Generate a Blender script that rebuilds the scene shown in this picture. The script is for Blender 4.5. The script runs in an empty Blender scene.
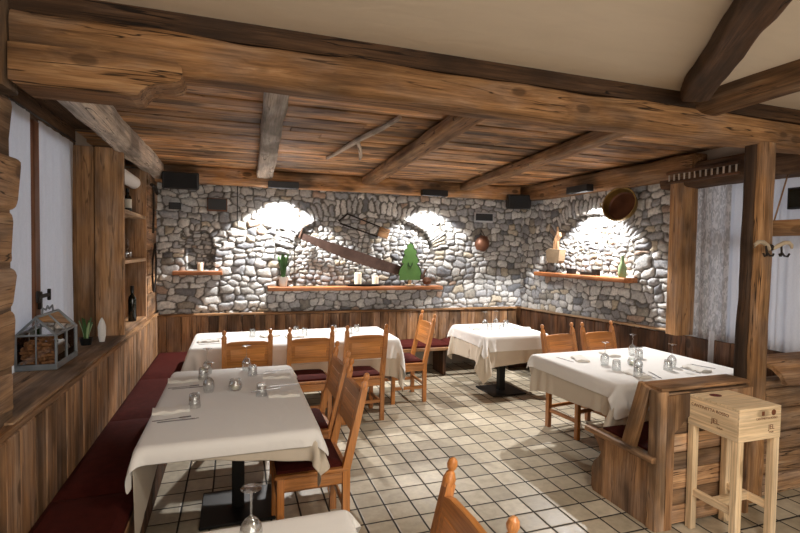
import bpy, bmesh, math, random
import numpy as np
from mathutils import Vector, Matrix, noise as mnoise
random.seed(7)
C = bpy.context.scene.collection
PI = math.pi
R = random.random
def U(a, b): return random.uniform(a, b)

# ------------------------------------------------------------------ mesh builder
class MB:
    """Collects boards, tubes and turned shapes; carries grain coordinates and a per-board tone."""
    def __init__(s): s.v = []; s.f = []; s.g = []; s.t = []; s.sm = []
    def add(s, verts, faces, grain=None, tone=None, smooth=False):
        n = len(s.v); s.v += [tuple(p) for p in verts]
        s.f += [tuple(i + n for i in f) for f in faces]
        s.sm += [smooth] * len(faces)
        off = Vector((U(-50, 50), U(-50, 50), U(-50, 50)))
        if tone is None: tone = U(.8, 1.2)
        if grain is None: grain = [(p[2], p[0], p[1]) for p in verts]
        s.g += [tuple(Vector(q) + off) for q in grain]
        s.t += [tone] * len(verts)
    def box(s, c, d, axis=0, rot=None, ch=.004, tone=None):
        """chamfered box, centre c, full dims d, grain along the given local axis"""
        hx, hy, hz = d[0] / 2, d[1] / 2, d[2] / 2
        ch = min(ch, hx * .45, hy * .45, hz * .45)
        vs = []; idx = {}
        for i, sx in enumerate((-1, 1)):
            for j, sy in enumerate((-1, 1)):
                for k, sz in enumerate((-1, 1)):
                    for a in range(3):
                        p = [sx * hx, sy * hy, sz * hz]
                        for b in range(3):
                            if b != a: p[b] -= (sx, sy, sz)[b] * ch
                        idx[(i, j, k, a)] = len(vs); vs.append(Vector(p))
        fs = []
        def q(lst): fs.append([idx[x] for x in lst])
        for i in (0, 1): q([(i, 0, 0, 0), (i, 1, 0, 0), (i, 1, 1, 0), (i, 0, 1, 0)])
        for j in (0, 1): q([(0, j, 0, 1), (1, j, 0, 1), (1, j, 1, 1), (0, j, 1, 1)])
        for k in (0, 1): q([(0, 0, k, 2), (1, 0, k, 2), (1, 1, k, 2), (0, 1, k, 2)])
        for i in (0, 1):
            for j in (0, 1): q([(i, j, 0, 0), (i, j, 1, 0), (i, j, 1, 1), (i, j, 0, 1)])
        for i in (0, 1):
            for k in (0, 1): q([(i, 0, k, 0), (i, 1, k, 0), (i, 1, k, 2), (i, 0, k, 2)])
        for j in (0, 1):
            for k in (0, 1): q([(0, j, k, 1), (1, j, k, 1), (1, j, k, 2), (0, j, k, 2)])
        for i in (0, 1):
            for j in (0, 1):
                for k in (0, 1): q([(i, j, k, 0), (i, j, k, 1), (i, j, k, 2)])
        o = [(0, 1, 2), (1, 0, 2), (2, 0, 1)][axis]
        g = [(p[o[0]], p[o[1]], p[o[2]]) for p in vs]
        M = (rot or Matrix.Identity(3))
        s.add([M @ p + Vector(c) for p in vs], fs, g, tone)
    def bar(s, p0, p1, w, h, up=(0, 0, 1), ch=.004, tone=None):
        p0 = Vector(p0); p1 = Vector(p1); x = (p1 - p0); L = x.length; x.normalize()
        y = Vector(up).cross(x)
        if y.length < 1e-4: y = Vector((0, 1, 0)).cross(x)
        y.normalize(); z = x.cross(y)
        s.box((p0 + p1) / 2, (L, w, h), 0, Matrix((x, y, z)).transposed(), ch, tone)
    def lathe(s, prof, c=(0, 0, 0), seg=20, M=None, tone=None, smooth=True):
        """prof: list of (radius, height); closed automatically at zero radii"""
        vs = []; fs = []; rows = []
        for r, z in prof:
            if r < 1e-6: rows.append([len(vs)]); vs.append(Vector((0, 0, z)))
            else:
                rows.append(list(range(len(vs), len(vs) + seg)))
                vs += [Vector((r * math.cos(2 * PI * k / seg), r * math.sin(2 * PI * k / seg), z)) for k in range(seg)]
        for a, b in zip(rows, rows[1:]):
            for k in range(seg):
                k2 = (k + 1) % seg
                if len(a) == 1 and len(b) == 1: continue
                if len(a) == 1: fs.append((a[0], b[k2], b[k]))
                elif len(b) == 1: fs.append((a[k], a[k2], b[0]))
                else: fs.append((a[k], a[k2], b[k2], b[k]))
        g = [(p.z, p.x, p.y) for p in vs]
        if M is None: M = Matrix.Identity(3)
        s.add([M @ p + Vector(c) for p in vs], fs, g, tone, smooth)
    def tube(s, pts, rad, seg=8, tone=None, cap=True):
        pts = [Vector(p) for p in pts]
        if not hasattr(rad, '__len__'): rad = [rad] * len(pts)
        vs = []; fs = []; g = []; L = 0
        ref = Vector((0, 0, 1))
        for i, p in enumerate(pts):
            d = (pts[min(i + 1, len(pts) - 1)] - pts[max(i - 1, 0)]).normalized()
            if i: L += (p - pts[i - 1]).length
            if abs(d.dot(ref)) > .95: ref = Vector((1, 0, 0)) if abs(d.x) < .9 else Vector((0, 1, 0))
            a = d.cross(ref).normalized(); b = d.cross(a)
            for k in range(seg):
                t = 2 * PI * k / seg; o = (a * math.cos(t) + b * math.sin(t)) * rad[i]
                vs.append(p + o); g.append((L, o.dot(a), o.dot(b)))
            ref = a.cross(d) if abs(d.dot(Vector((0, 0, 1)))) > .95 else Vector((0, 0, 1))
        for i in range(len(pts) - 1):
            for k in range(seg):
                k2 = (k + 1) % seg
                fs.append((i * seg + k, i * seg + k2, (i + 1) * seg + k2, (i + 1) * seg + k))
        if cap:
            fs.append(tuple(range(seg))[::-1]); n = (len(pts) - 1) * seg; fs.append(tuple(range(n, n + seg)))
        s.add(vs, fs, g, tone, True)
    def prism(s, poly, t0, t1, fn, axis=0, tone=None):
        """poly in 2D (a,b); fn(a,b,t)->3D; extruded t0..t1"""
        n = len(poly)
        vs = [Vector(fn(a, b, t0)) for a, b in poly] + [Vector(fn(a, b, t1)) for a, b in poly]
        g = [(a, b, t0) for a, b in poly] + [(a, b, t1) for a, b in poly]
        if axis == 1: g = [(q[1], q[0], q[2]) for q in g]
        if axis == 2: g = [(q[2], q[0], q[1]) for q in g]
        fs = [tuple(range(n))[::-1], tuple(range(n, 2 * n))]
        fs += [(i, (i + 1) % n, n + (i + 1) % n, n + i) for i in range(n)]
        s.add(vs, fs, g, tone)
    def timber(s, p0, p1, w, h, amp=.012, up=(0, 0, 1), step=.06, sq=.35, tone=None, bow=0, w1=None, h1=None, fr=2.2, top0=None):
        """hewn timber: swept rounded rectangle with uneven faces"""
        p0 = Vector(p0); p1 = Vector(p1); x = (p1 - p0); L = x.length; x.normalize()
        y = Vector(up).cross(x); y.normalize(); z = x.cross(y)
        w1 = w1 or w; h1 = h1 or h
        n = max(3, int(L / step)); seg = 28; vs = []; g = []; fs = []
        o = Vector((U(-9, 9), U(-9, 9), U(-9, 9)))
        for i in range(n + 1):
            f = i / n; W = w + (w1 - w) * f; H = h + (h1 - h) * f
            cc = p0 + x * L * f + z * math.sin(PI * f) * bow
            cc += (y * mnoise.noise(Vector((f * L * .5, 3, 0)) + o) + z * mnoise.noise(Vector((f * L * .5, 9, 0)) + o)) * amp * 1.2
            for k in range(seg):
                t = 2 * PI * (k + .5) / seg; c_, s_ = math.cos(t), math.sin(t)
                e = sq
                a = math.copysign(abs(c_) ** e, c_) * W / 2; b = math.copysign(abs(s_) ** e, s_) * H / 2
                q = Vector((f * L * fr, a * 7, b * 7)) + o
                d = mnoise.noise(q) * amp + mnoise.noise(q * 3.1) * amp * .4
                r = math.hypot(a, b); a *= 1 + d / r; b *= 1 + d / r
                vs.append(cc + y * a + z * b); g.append((f * L, a, b))
        for i in range(n):
            for k in range(seg):
                k2 = (k + 1) % seg
                fs.append((i * seg + k, i * seg + k2, (i + 1) * seg + k2, (i + 1) * seg + k))
        fs.append(tuple(range(seg))[::-1]); m = n * seg; fs.append(tuple(range(m, m + seg)))
        s.add(vs, fs, g, tone, True)
    def build(s, name, mat, parent=None, origin=None, sharp=32):
        me = bpy.data.meshes.new(name)
        o3 = Vector(origin) if origin is not None else Vector((0, 0, 0))
        if origin is None and parent is None:
            n = len(s.v); lo = [min(p[i] for p in s.v) for i in range(3)]; hi = [max(p[i] for p in s.v) for i in range(3)]
            o3 = Vector(((lo[0] + hi[0]) / 2, (lo[1] + hi[1]) / 2, lo[2]))
        me.from_pydata([tuple(Vector(p) - o3) for p in s.v], [], s.f)
        a = me.attributes.new('gc', 'FLOAT_VECTOR', 'POINT'); a.data.foreach_set('vector', [c for q in s.g for c in q])
        a = me.attributes.new('tone', 'FLOAT', 'POINT'); a.data.foreach_set('value', s.t)
        me.validate()
        if len(me.polygons) == len(s.sm): me.polygons.foreach_set('use_smooth', s.sm)
        bm = bmesh.new(); bm.from_mesh(me); bmesh.ops.recalc_face_normals(bm, faces=bm.faces)
        for e in bm.edges:
            if len(e.link_faces) == 2 and e.calc_face_angle(0) > math.radians(sharp): e.smooth = False
        bm.to_mesh(me); bm.free()
        me.materials.append(mat)
        ob = bpy.data.objects.new(name, me); C.objects.link(ob); ob.location = o3
        if parent is not None: ob.parent = parent
        return ob

def tag(o, label, cat, group=None, kind=None):
    if label: o['label'] = label
    if cat: o['category'] = cat
    if group: o['group'] = group
    if kind: o['kind'] = kind
    return o
def struct(o): o['kind'] = 'structure'; return o
def empty(name, loc=(0, 0, 0), rz=0):
    o = bpy.data.objects.new(name, None); C.objects.link(o); o.location = loc; o.rotation_euler = (0, 0, rz)
    o.empty_display_size = .1
    return o
def copy_tree(o, parent=None):
    c = o.copy(); C.objects.link(c)
    if parent is not None: c.parent = parent
    for ch in list(o.children): copy_tree(ch, c)
    return c

# ------------------------------------------------------------------ materials
def srgb(r, g, b):
    return tuple(((c / 255) / 12.92 if c / 255 <= .04045 else ((c / 255 + .055) / 1.055) ** 2.4) for c in (r, g, b)) + (1,)
class NT:
    def __init__(s, name):
        s.m = bpy.data.materials.new(name); s.m.use_nodes = True; s.t = s.m.node_tree; s.t.nodes.clear()
        s.out = s.t.nodes.new('ShaderNodeOutputMaterial'); s.p = s.t.nodes.new('ShaderNodeBsdfPrincipled')
        s.t.links.new(s.p.outputs[0], s.out.inputs[0])
    def n(s, ty, **k):
        x = s.t.nodes.new(ty)
        for a, b in k.items():
            if a.startswith('i_'):
                key = a[2:]; key = int(key) if key.isdigit() else key.replace('_', ' ')
                x.inputs[key].default_value = b
            else: setattr(x, a, b)
        return x
    def l(s, a, b): s.t.links.new(a, b)
    def mul(s, a, b, op='MULTIPLY'):
        x = s.n('ShaderNodeMath', operation=op)
        for i, q in enumerate((a, b)):
            if isinstance(q, (int, float)): x.inputs[i].default_value = q
            else: s.l(q, x.inputs[i])
        return x.outputs[0]
    def mixc(s, f, a, b, bt='MIX'):
        x = s.n('ShaderNodeMix', data_type='RGBA', blend_type=bt)
        for key, q in ((0, f), (6, a), (7, b)):
            if isinstance(q, (int, float)): x.inputs[key].default_value = q
            elif isinstance(q, tuple): x.inputs[key].default_value = q
            else: s.l(q, x.inputs[key])
        return x.outputs[2]
    def ramp(s, f, stops):
        x = s.n('ShaderNodeValToRGB'); e = x.color_ramp.elements
        while len(e) < len(stops): e.new(.5)
        for i, (p, c) in enumerate(stops): e[i].position = p; e[i].color = c if len(c) == 4 else c + (1,)
        s.l(f, x.inputs[0]); return x.outputs[0]

def wood(name, dark, mid, light, rough=.7, fine=1., crack=.6, bump=.3, knots=.5, tonev=1., coat=0, spec=.3, blotch=.5):
    t = NT(name)
    gc = t.n('ShaderNodeAttribute', attribute_name='gc').outputs['Vector']
    def mp(sc):
        m = t.n('ShaderNodeMapping'); m.inputs['Scale'].default_value = sc; t.l(gc, m.inputs[0]); return m.outputs[0]
    # knots bend the grain
    kv = t.n('ShaderNodeTexVoronoi'); kv.inputs['Scale'].default_value = 1; t.l(mp((2.6, 5, 5)), kv.inputs['Vector'])
    kd = kv.outputs['Distance']
    kn = t.ramp(kd, [(.0, (1, 1, 1)), (.13, (.9, .9, .9)), (.17, (0, 0, 0))])
    halo = t.ramp(kd, [(.0, (1, 1, 1)), (.42, (0, 0, 0))])
    n1 = t.n('ShaderNodeTexNoise', i_Scale=1., i_Detail=6., i_Roughness=.68, i_Distortion=.25)
    add = t.n('ShaderNodeVectorMath', operation='ADD'); hs = t.n('ShaderNodeVectorMath', operation='SCALE'); hs.inputs[3].default_value = .55 * knots
    t.l(halo, hs.inputs[0]); t.l(mp((1.3 * fine, 24 * fine, 24 * fine)), add.inputs[0]); t.l(hs.outputs[0], add.inputs[1]); t.l(add.outputs[0], n1.inputs['Vector'])
    n2 = t.n('ShaderNodeTexNoise', i_Scale=1., i_Detail=4., i_Roughness=.7); t.l(mp((4 * fine, 130 * fine, 130 * fine)), n2.inputs['Vector'])
    n3 = t.n('ShaderNodeTexNoise', i_Scale=1., i_Detail=3.); t.l(mp((1.6, 4, 4)), n3.inputs['Vector'])
    cr = t.n('ShaderNodeTexNoise', i_Scale=1., i_Detail=3., i_Roughness=.55, i_Distortion=.2); t.l(mp((.7, 15, 15)), cr.inputs['Vector'])
    base = t.ramp(n1.outputs[0], [(.22, dark[:3]), (.5, mid[:3]), (.78, light[:3])])
    fineg = t.ramp(n2.outputs[0], [(.35, (.62, .6, .58)), (.6, (1.1, 1.1, 1.1))])
    c = t.mixc(.8, base, fineg, 'MULTIPLY')
    bl = t.ramp(n3.outputs[0], [(.38, (1 - blotch * .62,) * 3), (.5, (1, 1, 1)), (.64, (1 + blotch * .35,) * 3)])
    c = t.mixc(1., c, bl, 'MULTIPLY')
    n4 = t.n('ShaderNodeTexNoise', i_Scale=1., i_Detail=4., i_Roughness=.6); t.l(mp((2.6, 7, 7)), n4.inputs['Vector'])
    ds = t.n('ShaderNodeHueSaturation'); ds.inputs['Saturation'].default_value = .78; ds.inputs['Value'].default_value = .9; t.l(c, ds.inputs['Color'])
    c = t.mixc(t.mul(t.ramp(n4.outputs[0], [(.45, (0, 0, 0)), (.62, (1, 1, 1))]), min(1, blotch)), c, ds.outputs[0])
    # cracks : a thin line where the noise crosses one value
    ab = t.mul(t.mul(cr.outputs[0], .5, 'SUBTRACT'), 0, 'ADD'); ab = t.mul(ab, 0, 'ABSOLUTE') if False else t.n('ShaderNodeMath', operation='ABSOLUTE')
    t.l(t.mul(cr.outputs[0], .47, 'SUBTRACT'), ab.inputs[0])
    ck = t.ramp(ab.outputs[0], [(.0, (1, 1, 1)), (.005, (.85, .85, .85)), (.012, (0, 0, 0))])
    gate = t.ramp(n3.outputs[0], [(.45, (0, 0, 0)), (.55, (1, 1, 1))])
    ckg = t.mixc(1., ck, gate, 'MULTIPLY')
    ckf = t.mul(ckg, crack)
    c = t.mixc(ckf, c, tuple(x * .16 for x in dark[:3]) + (1,))
    c = t.mixc(t.mul(kn, knots * .8), c, tuple(x * .3 for x in dark[:3]) + (1,))
    tn = t.n('ShaderNodeAttribute', attribute_name='tone').outputs['Fac']
    hv = t.n('ShaderNodeHueSaturation'); t.l(c, hv.inputs['Color']); hv.inputs['Hue'].default_value = .503
    t.l(t.mul(t.mul(t.mul(tn, 1., 'SUBTRACT'), tonev), 1., 'ADD'), hv.inputs['Value'])
    t.l(hv.outputs[0], t.p.inputs['Base Color'])
    t.p.inputs['Roughness'].default_value = rough
    t.p.inputs['Specular IOR Level'].default_value = spec
    t.p.inputs['Coat Weight'].default_value = coat; t.p.inputs['Coat Roughness'].default_value = .25
    h = t.mul(t.mul(n1.outputs[0], .6), t.mul(n2.outputs[0], .35), 'ADD')
    h = t.mul(h, t.mul(ckf, .8), 'SUBTRACT')
    b = t.n('ShaderNodeBump', i_Strength=bump, i_Distance=.012); t.l(h, b.inputs['Height']); t.l(b.outputs[0], t.p.inputs['Normal'])
    return t.m
def plain(name, col, rough=.5, metal=0, spec=.5, bump=0, bscale=200, var=0, **k):
    t = NT(name); t.p.inputs['Base Color'].default_value = col; t.p.inputs['Roughness'].default_value = rough
    t.p.inputs['Metallic'].default_value = metal; t.p.inputs['Specular IOR Level'].default_value = spec
    for a, b in k.items(): t.p.inputs[a.replace('_', ' ')].default_value = b
    tc = t.n('ShaderNodeTexCoord').outputs['Object']
    if bump:
        n = t.n('ShaderNodeTexNoise', i_Scale=bscale, i_Detail=4.); t.l(tc, n.inputs['Vector'])
        b = t.n('ShaderNodeBump', i_Strength=bump, i_Distance=.01); t.l(n.outputs[0], b.inputs['Height']); t.l(b.outputs[0], t.p.inputs['Normal'])
    if var:
        n = t.n('ShaderNodeTexNoise', i_Scale=bscale * .06 + 3, i_Detail=4.); t.l(tc, n.inputs['Vector'])
        c = t.ramp(n.outputs[0], [(.3, tuple(x * (1 - var) for x in col[:3])), (.7, tuple(min(1, x * (1 + var)) for x in col[:3]))])
        t.l(c, t.p.inputs['Base Color'])
    return t.m
M = {}
M['beam'] = wood('hewn_beam_wood', srgb(82, 56, 34), srgb(146, 106, 70), srgb(192, 152, 110), .75, .8, .95, .6, .7, blotch=.7)
M['darkbeam'] = wood('dark_beam_wood', srgb(52, 35, 23), srgb(92, 65, 44), srgb(130, 96, 68), .75, .8, .9, .6, .5, blotch=.6)
M['greybeam'] = wood('pale_weathered_wood', srgb(128, 112, 98), srgb(196, 180, 164), srgb(224, 212, 198), .8, .9, .9, .7, .5, blotch=.8)
M['ceil'] = wood('ceiling_plank_wood', srgb(98, 62, 38), srgb(182, 132, 86), srgb(226, 182, 134), .65, .6, .8, .4, .9, 1.6, blotch=1.1)
M['wains'] = wood('wainscot_wood', srgb(92, 62, 42), srgb(156, 116, 82), srgb(196, 156, 118), .65, .8, .7, .35, .8, 1., blotch=.9)
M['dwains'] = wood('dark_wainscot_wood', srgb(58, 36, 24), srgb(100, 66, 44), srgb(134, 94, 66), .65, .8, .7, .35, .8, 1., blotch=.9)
M['panel'] = wood('column_panel_wood', srgb(98, 66, 42), srgb(160, 118, 80), srgb(190, 148, 106), .65, .6, .6, .35, .5, 1., blotch=.8)
M['shelf'] = wood('shelf_wood', srgb(120, 66, 34), srgb(170, 104, 62), srgb(196, 134, 88), .55, .8, .4, .3, .5)
M['pale'] = wood('pale_shelf_wood', srgb(150, 118, 88), srgb(190, 156, 122), srgb(208, 178, 144), .6, .8, .3, .3, .4)
M['chair'] = wood('honey_pine', srgb(162, 94, 42), srgb(198, 126, 64), srgb(216, 150, 86), .38, .7, .15, .12, .55, .7, coat=.25, spec=.5, blotch=.35)
M['stool'] = wood('raw_pine', srgb(222, 188, 146), srgb(238, 210, 172), srgb(246, 224, 192), .6, .6, .12, .12, .7, .5, blotch=.25)
M['log'] = wood('log_wall_wood', srgb(98, 72, 52), srgb(162, 126, 94), srgb(200, 166, 130), .8, .7, .9, .6, .7, blotch=.9)
M['frame'] = wood('window_frame_wood', srgb(84, 46, 26), srgb(134, 82, 50), srgb(156, 104, 68), .5, .8, .2, .2, .3)
M['oxblood'] = plain('oxblood_fabric', srgb(70, 24, 19), .9, 0, .15, .25, 300, .18)
def cloth_mat(name, col):
    t = NT(name); t.p.inputs['Base Color'].default_value = col; t.p.inputs['Roughness'].default_value = .85
    t.p.inputs['Specular IOR Level'].default_value = .25; t.p.inputs['Sheen Weight'].default_value = .15
    tc = t.n('ShaderNodeTexCoord').outputs['Object']
    n = t.n('ShaderNodeTexNoise', i_Scale=6., i_Detail=3., i_Distortion=.6); t.l(tc, n.inputs['Vector'])
    n2 = t.n('ShaderNodeTexNoise', i_Scale=500., i_Detail=1.); t.l(tc, n2.inputs['Vector'])
    h = t.mul(n.outputs[0], t.mul(n2.outputs[0], .03), 'ADD')
    b = t.n('ShaderNodeBump', i_Strength=.35, i_Distance=.02); t.l(h, b.inputs['Height']); t.l(b.outputs[0], t.p.inputs['Normal'])
    return t.m
M['white'] = cloth_mat('white_table_linen', srgb(232, 230, 226))
M['ecru'] = cloth_mat('ecru_table_linen', srgb(204, 192, 174))
M['napkin'] = cloth_mat('napkin_linen', srgb(226, 222, 214))
M['black'] = plain('black_plastic', srgb(22, 22, 24), .45)
M['grille'] = plain('black_speaker_grille', srgb(30, 31, 33), .7, 0, .3, .5, 900)
M['blackmetal'] = plain('black_powder_coat', srgb(20, 20, 20), .5, .3)
M['iron'] = plain('old_iron', srgb(48, 42, 38), .6, .7, bump=.3, bscale=60, var=.4)
M['rust'] = plain('rusty_saw_steel', srgb(84, 64, 56), .6, .5, bump=.3, bscale=60, var=.35)
M['steel'] = plain('cutlery_steel', srgb(190, 190, 195), .22, 1)
M['zinc'] = plain('grey_zinc', srgb(130, 136, 140), .5, .6, bump=.2, bscale=80, var=.2)
M['brass'] = plain('aged_brass', srgb(150, 122, 66), .4, .8, bump=.15, bscale=30, var=.3)
M['copper'] = plain('dark_copper', srgb(96, 62, 44), .5, .5, bump=.2, bscale=30, var=.4)
M['silver'] = plain('silver_edge', srgb(180, 182, 186), .35, .6)
M['wax'] = plain('candle_wax', srgb(240, 230, 205), .5, 0, .4, Subsurface_Weight=.2)
M['green'] = plain('green_painted_wood', srgb(80, 120, 56), .6, bump=.1, bscale=60, var=.12)
M['dgreen'] = plain('dark_green_paint', srgb(30, 52, 26), .6)
M['leaf'] = plain('leaf_green', srgb(60, 98, 46), .5, bump=.1, bscale=60, var=.3)
M['leafpale'] = plain('pale_leaf_green', srgb(150, 176, 130), .5, bump=.1, bscale=60, var=.3)
M['bottle'] = plain('dark_bottle_glass', srgb(14, 20, 14), .12, 0, .6)
M['label'] = plain('paper_label', srgb(210, 204, 190), .8)
M['cork'] = plain('cork', srgb(150, 104, 64), .85, bump=.4, bscale=120, var=.25)
M['ceramic'] = plain('white_ceramic', srgb(225, 225, 222), .3)
M['ink'] = plain('burnt_ink', srgb(110, 62, 34), .8)
M['inkred'] = plain('dark_red_ink', srgb(96, 36, 34), .7)
M['bone'] = plain('antler_bone', srgb(176, 160, 136), .5, bump=.2, bscale=60, var=.2)
M['basket'] = plain('pale_carved_wood', srgb(128, 108, 84), .75, bump=.3, bscale=50, var=.2)
M['paper'] = plain('white_paper_roll', srgb(226, 224, 220), .7)
M['glass'] = (lambda t: (t.p.inputs.__getitem__('Transmission Weight').__setattr__('default_value', 1), t.p.inputs.__getitem__('Roughness').__setattr__('default_value', .0), t.p.inputs.__getitem__('IOR').__setattr__('default_value', 1.45), t.m)[-1])(NT('clear_glass'))
def thin_glass():
    t = NT('window_pane_glass'); tr = t.n('ShaderNodeBsdfTransparent'); gl = t.n('ShaderNodeBsdfGlossy', i_Roughness=.02)
    f = t.n('ShaderNodeFresnel', i_IOR=1.45); mx = t.n('ShaderNodeMixShader')
    t.l(f.outputs[0], mx.inputs[0]); t.l(tr.outputs[0], mx.inputs[1]); t.l(gl.outputs[0], mx.inputs[2]); t.l(mx.outputs[0], t.out.inputs[0])
    t.t.nodes.remove(t.p); return t.m
M['pane'] = thin_glass()
def ware_glass():
    t = NT('clear_drinking_glass'); tr = t.n('ShaderNodeBsdfTransparent'); gl = t.n('ShaderNodeBsdfGlossy', i_Roughness=.08); tr.inputs[0].default_value = (.95, .96, .96, 1)
    lw = t.n('ShaderNodeLayerWeight', i_Blend=.32); mx = t.n('ShaderNodeMixShader'); r = t.ramp(lw.outputs['Facing'], [(.0, (.14, .14, .14)), (.45, (.4, .4, .4)), (1., (1., 1., 1.))])
    t.l(r, mx.inputs[0]); t.l(tr.outputs[0], mx.inputs[1]); t.l(gl.outputs[0], mx.inputs[2]); t.l(mx.outputs[0], t.out.inputs[0])
    t.t.nodes.remove(t.p); return t.m
M['glass'] = ware_glass()
def curtain_mat(name, col, trans, pattern=0):
    t = NT(name); d = t.n('ShaderNodeBsdfDiffuse'); tr = t.n('ShaderNodeBsdfTranslucent'); mx = t.n('ShaderNodeMixShader'); mx.inputs[0].default_value = trans
    d.inputs[0].default_value = col; tr.inputs[0].default_value = col
    tc = t.n('ShaderNodeTexCoord').outputs['Object']
    if pattern:
        mpn = t.n('ShaderNodeMapping'); mpn.inputs['Scale'].default_value = (1, 1, .35); t.l(tc, mpn.inputs[0])
        n = t.n('ShaderNodeTexNoise', i_Scale=38., i_Detail=2., i_Distortion=1.5); t.l(mpn.outputs[0], n.inputs['Vector'])
        c = t.ramp(n.outputs[0], [(.44, tuple(x * (1 - pattern) for x in col[:3])), (.56, col[:3])]); t.l(c, d.inputs[0]); t.l(c, tr.inputs[0])
    else:
        w = t.n('ShaderNodeTexNoise', i_Scale=1., i_Detail=2.); mpn = t.n('ShaderNodeMapping'); mpn.inputs['Scale'].default_value = (300, 300, 60)
        t.l(tc, mpn.inputs[0]); t.l(mpn.outputs[0], w.inputs['Vector'])
        c = t.ramp(w.outputs[0], [(.3, tuple(x * .88 for x in col[:3])), (.7, col[:3])]); t.l(c, d.inputs[0])
    t.l(d.outputs[0], mx.inputs[1]); t.l(tr.outputs[0], mx.inputs[2]); t.l(mx.outputs[0], t.out.inputs[0]); t.t.nodes.remove(t.p); return t.m
M['curt'] = curtain_mat('linen_curtain', srgb(226, 226, 230), .38)
M['curtp'] = curtain_mat('patterned_curtain', srgb(224, 222, 222), .35, .35)
def stone_mat():
    t = NT('rubble_stone'); at = t.n('ShaderNodeAttribute', attribute_name='stone'); tc = t.n('ShaderNodeTexCoord').outputs['Object']
    n = t.n('ShaderNodeTexNoise', i_Scale=28., i_Detail=6., i_Roughness=.7); t.l(tc, n.inputs['Vector'])
    n2 = t.n('ShaderNodeTexNoise', i_Scale=120., i_Detail=4.); t.l(tc, n2.inputs['Vector'])
    c = t.mixc(1., at.outputs['Color'], t.ramp(n.outputs[0], [(.3, (.62, .62, .62)), (.5, (.95, .95, .95)), (.7, (1.25, 1.22, 1.18))]), 'MULTIPLY')
    t.l(c, t.p.inputs['Base Color']); t.p.inputs['Roughness'].default_value = .75; t.p.inputs['Specular IOR Level'].default_value = .35
    h = t.mul(n.outputs[0], t.mul(n2.outputs[0], .35), 'ADD')
    b = t.n('ShaderNodeBump', i_Strength=.55, i_Distance=.015); t.l(h, b.inputs['Height']); t.l(b.outputs[0], t.p.inputs['Normal']); return t.m
M['stone'] = stone_mat()
def plaster(name, col, bs=.25):
    t = NT(name); tc = t.n('ShaderNodeTexCoord').outputs['Object']; t.p.inputs['Roughness'].default_value = .9; t.p.inputs['Specular IOR Level'].default_value = .15
    mpn = t.n('ShaderNodeMapping'); mpn.inputs['Scale'].default_value = (2.2, 7, 5); t.l(tc, mpn.inputs[0])
    n = t.n('ShaderNodeTexNoise', i_Scale=1.6, i_Detail=5., i_Distortion=.8); t.l(mpn.outputs[0], n.inputs['Vector'])
    t.l(t.ramp(n.outputs[0], [(.3, tuple(x * .96 for x in col[:3])), (.7, col[:3])]), t.p.inputs['Base Color'])
    b = t.n('ShaderNodeBump', i_Strength=bs * .4, i_Distance=.02); t.l(n.outputs[0], b.inputs['Height']); t.l(b.outputs[0], t.p.inputs['Normal']); return t.m
M['plaster'] = plaster('cream_plaster', srgb(222, 208, 188), .35)
M['wallplaster'] = plaster('wall_plaster', srgb(190, 180, 166))
def tile_mat():
    t = NT('floor_tiles'); tc = t.n('ShaderNodeTexCoord').outputs['Object']
    TX, TY, GX, GY = .1868, .192, .97, 3.692
    sx = t.n('ShaderNodeSeparateXYZ'); t.l(tc, sx.inputs[0])
    wn = t.n('ShaderNodeTexNoise', i_Scale=9., i_Detail=2.); t.l(tc, wn.inputs['Vector'])
    wob = t.mul(t.mul(wn.outputs[0], .5, 'SUBTRACT'), .035)
    def ax(o, g, w):
        a = t.mul(t.mul(o, g, 'SUBTRACT'), 1 / w); a = t.mul(a, wob, 'ADD'); return a
    ux = ax(sx.outputs[0], GX, TX); uy = ax(sx.outputs[1], GY, TY)
    fx, fy = t.mul(ux, 0, 'FLOOR'), t.mul(uy, 0, 'FLOOR')
    def edge(u, f):
        r = t.mul(u, f, 'SUBTRACT'); a = t.mul(t.mul(r, .5, 'SUBTRACT'), 0, 'ABSOLUTE'); return t.mul(.5, a, 'SUBTRACT')
    e = t.mul(edge(ux, fx), edge(uy, fy), 'MINIMUM')
    cb = t.n('ShaderNodeCombineXYZ'); t.l(fx, cb.inputs[0]); t.l(fy, cb.inputs[1])
    wh = t.n('ShaderNodeTexWhiteNoise', noise_dimensions='3D'); t.l(cb.outputs[0], wh.inputs['Vector'])
    g = t.ramp(e, [(.026, (0, 0, 0)), (.038, (1, 1, 1))])
    n = t.n('ShaderNodeTexNoise', i_Scale=16., i_Detail=5., i_Roughness=.6); t.l(tc, n.inputs['Vector'])
    n2 = t.n('ShaderNodeTexNoise', i_Scale=2.2, i_Detail=3.); t.l(tc, n2.inputs['Vector'])
    tc1 = t.ramp(wh.outputs['Value'], [(0., srgb(158, 147, 126)[:3]), (.5, srgb(180, 169, 148)[:3]), (1., srgb(200, 190, 170)[:3])])
    c = t.mixc(.8, tc1, t.ramp(n.outputs[0], [(.3, (.74, .72, .7)), (.62, (1.1, 1.1, 1.08))]), 'MULTIPLY')
    c = t.mixc(.6, c, t.ramp(n2.outputs[0], [(.3, (.85, .84, .8)), (.7, (1.1, 1.1, 1.12))]), 'MULTIPLY')
    c = t.mixc(g, srgb(38, 34, 32), c)
    t.l(c, t.p.inputs['Base Color'])
    rg = t.ramp(n.outputs[0], [(.3, (.34, .34, .34)), (.7, (.5, .5, .5))]); rr = t.mixc(g, (.9, .9, .9, 1), rg)
    t.l(rr, t.p.inputs['Roughness'])
    es = t.ramp(e, [(.014, (0, 0, 0)), (.06, (1, 1, 1))])
    h = t.mul(es, t.mul(n.outputs[0], .25), 'ADD')
    b = t.n('ShaderNodeBump', i_Strength=.5, i_Distance=.006); t.l(h, b.inputs['Height']); t.l(b.outputs[0], t.p.inputs['Normal']); return t.m
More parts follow.
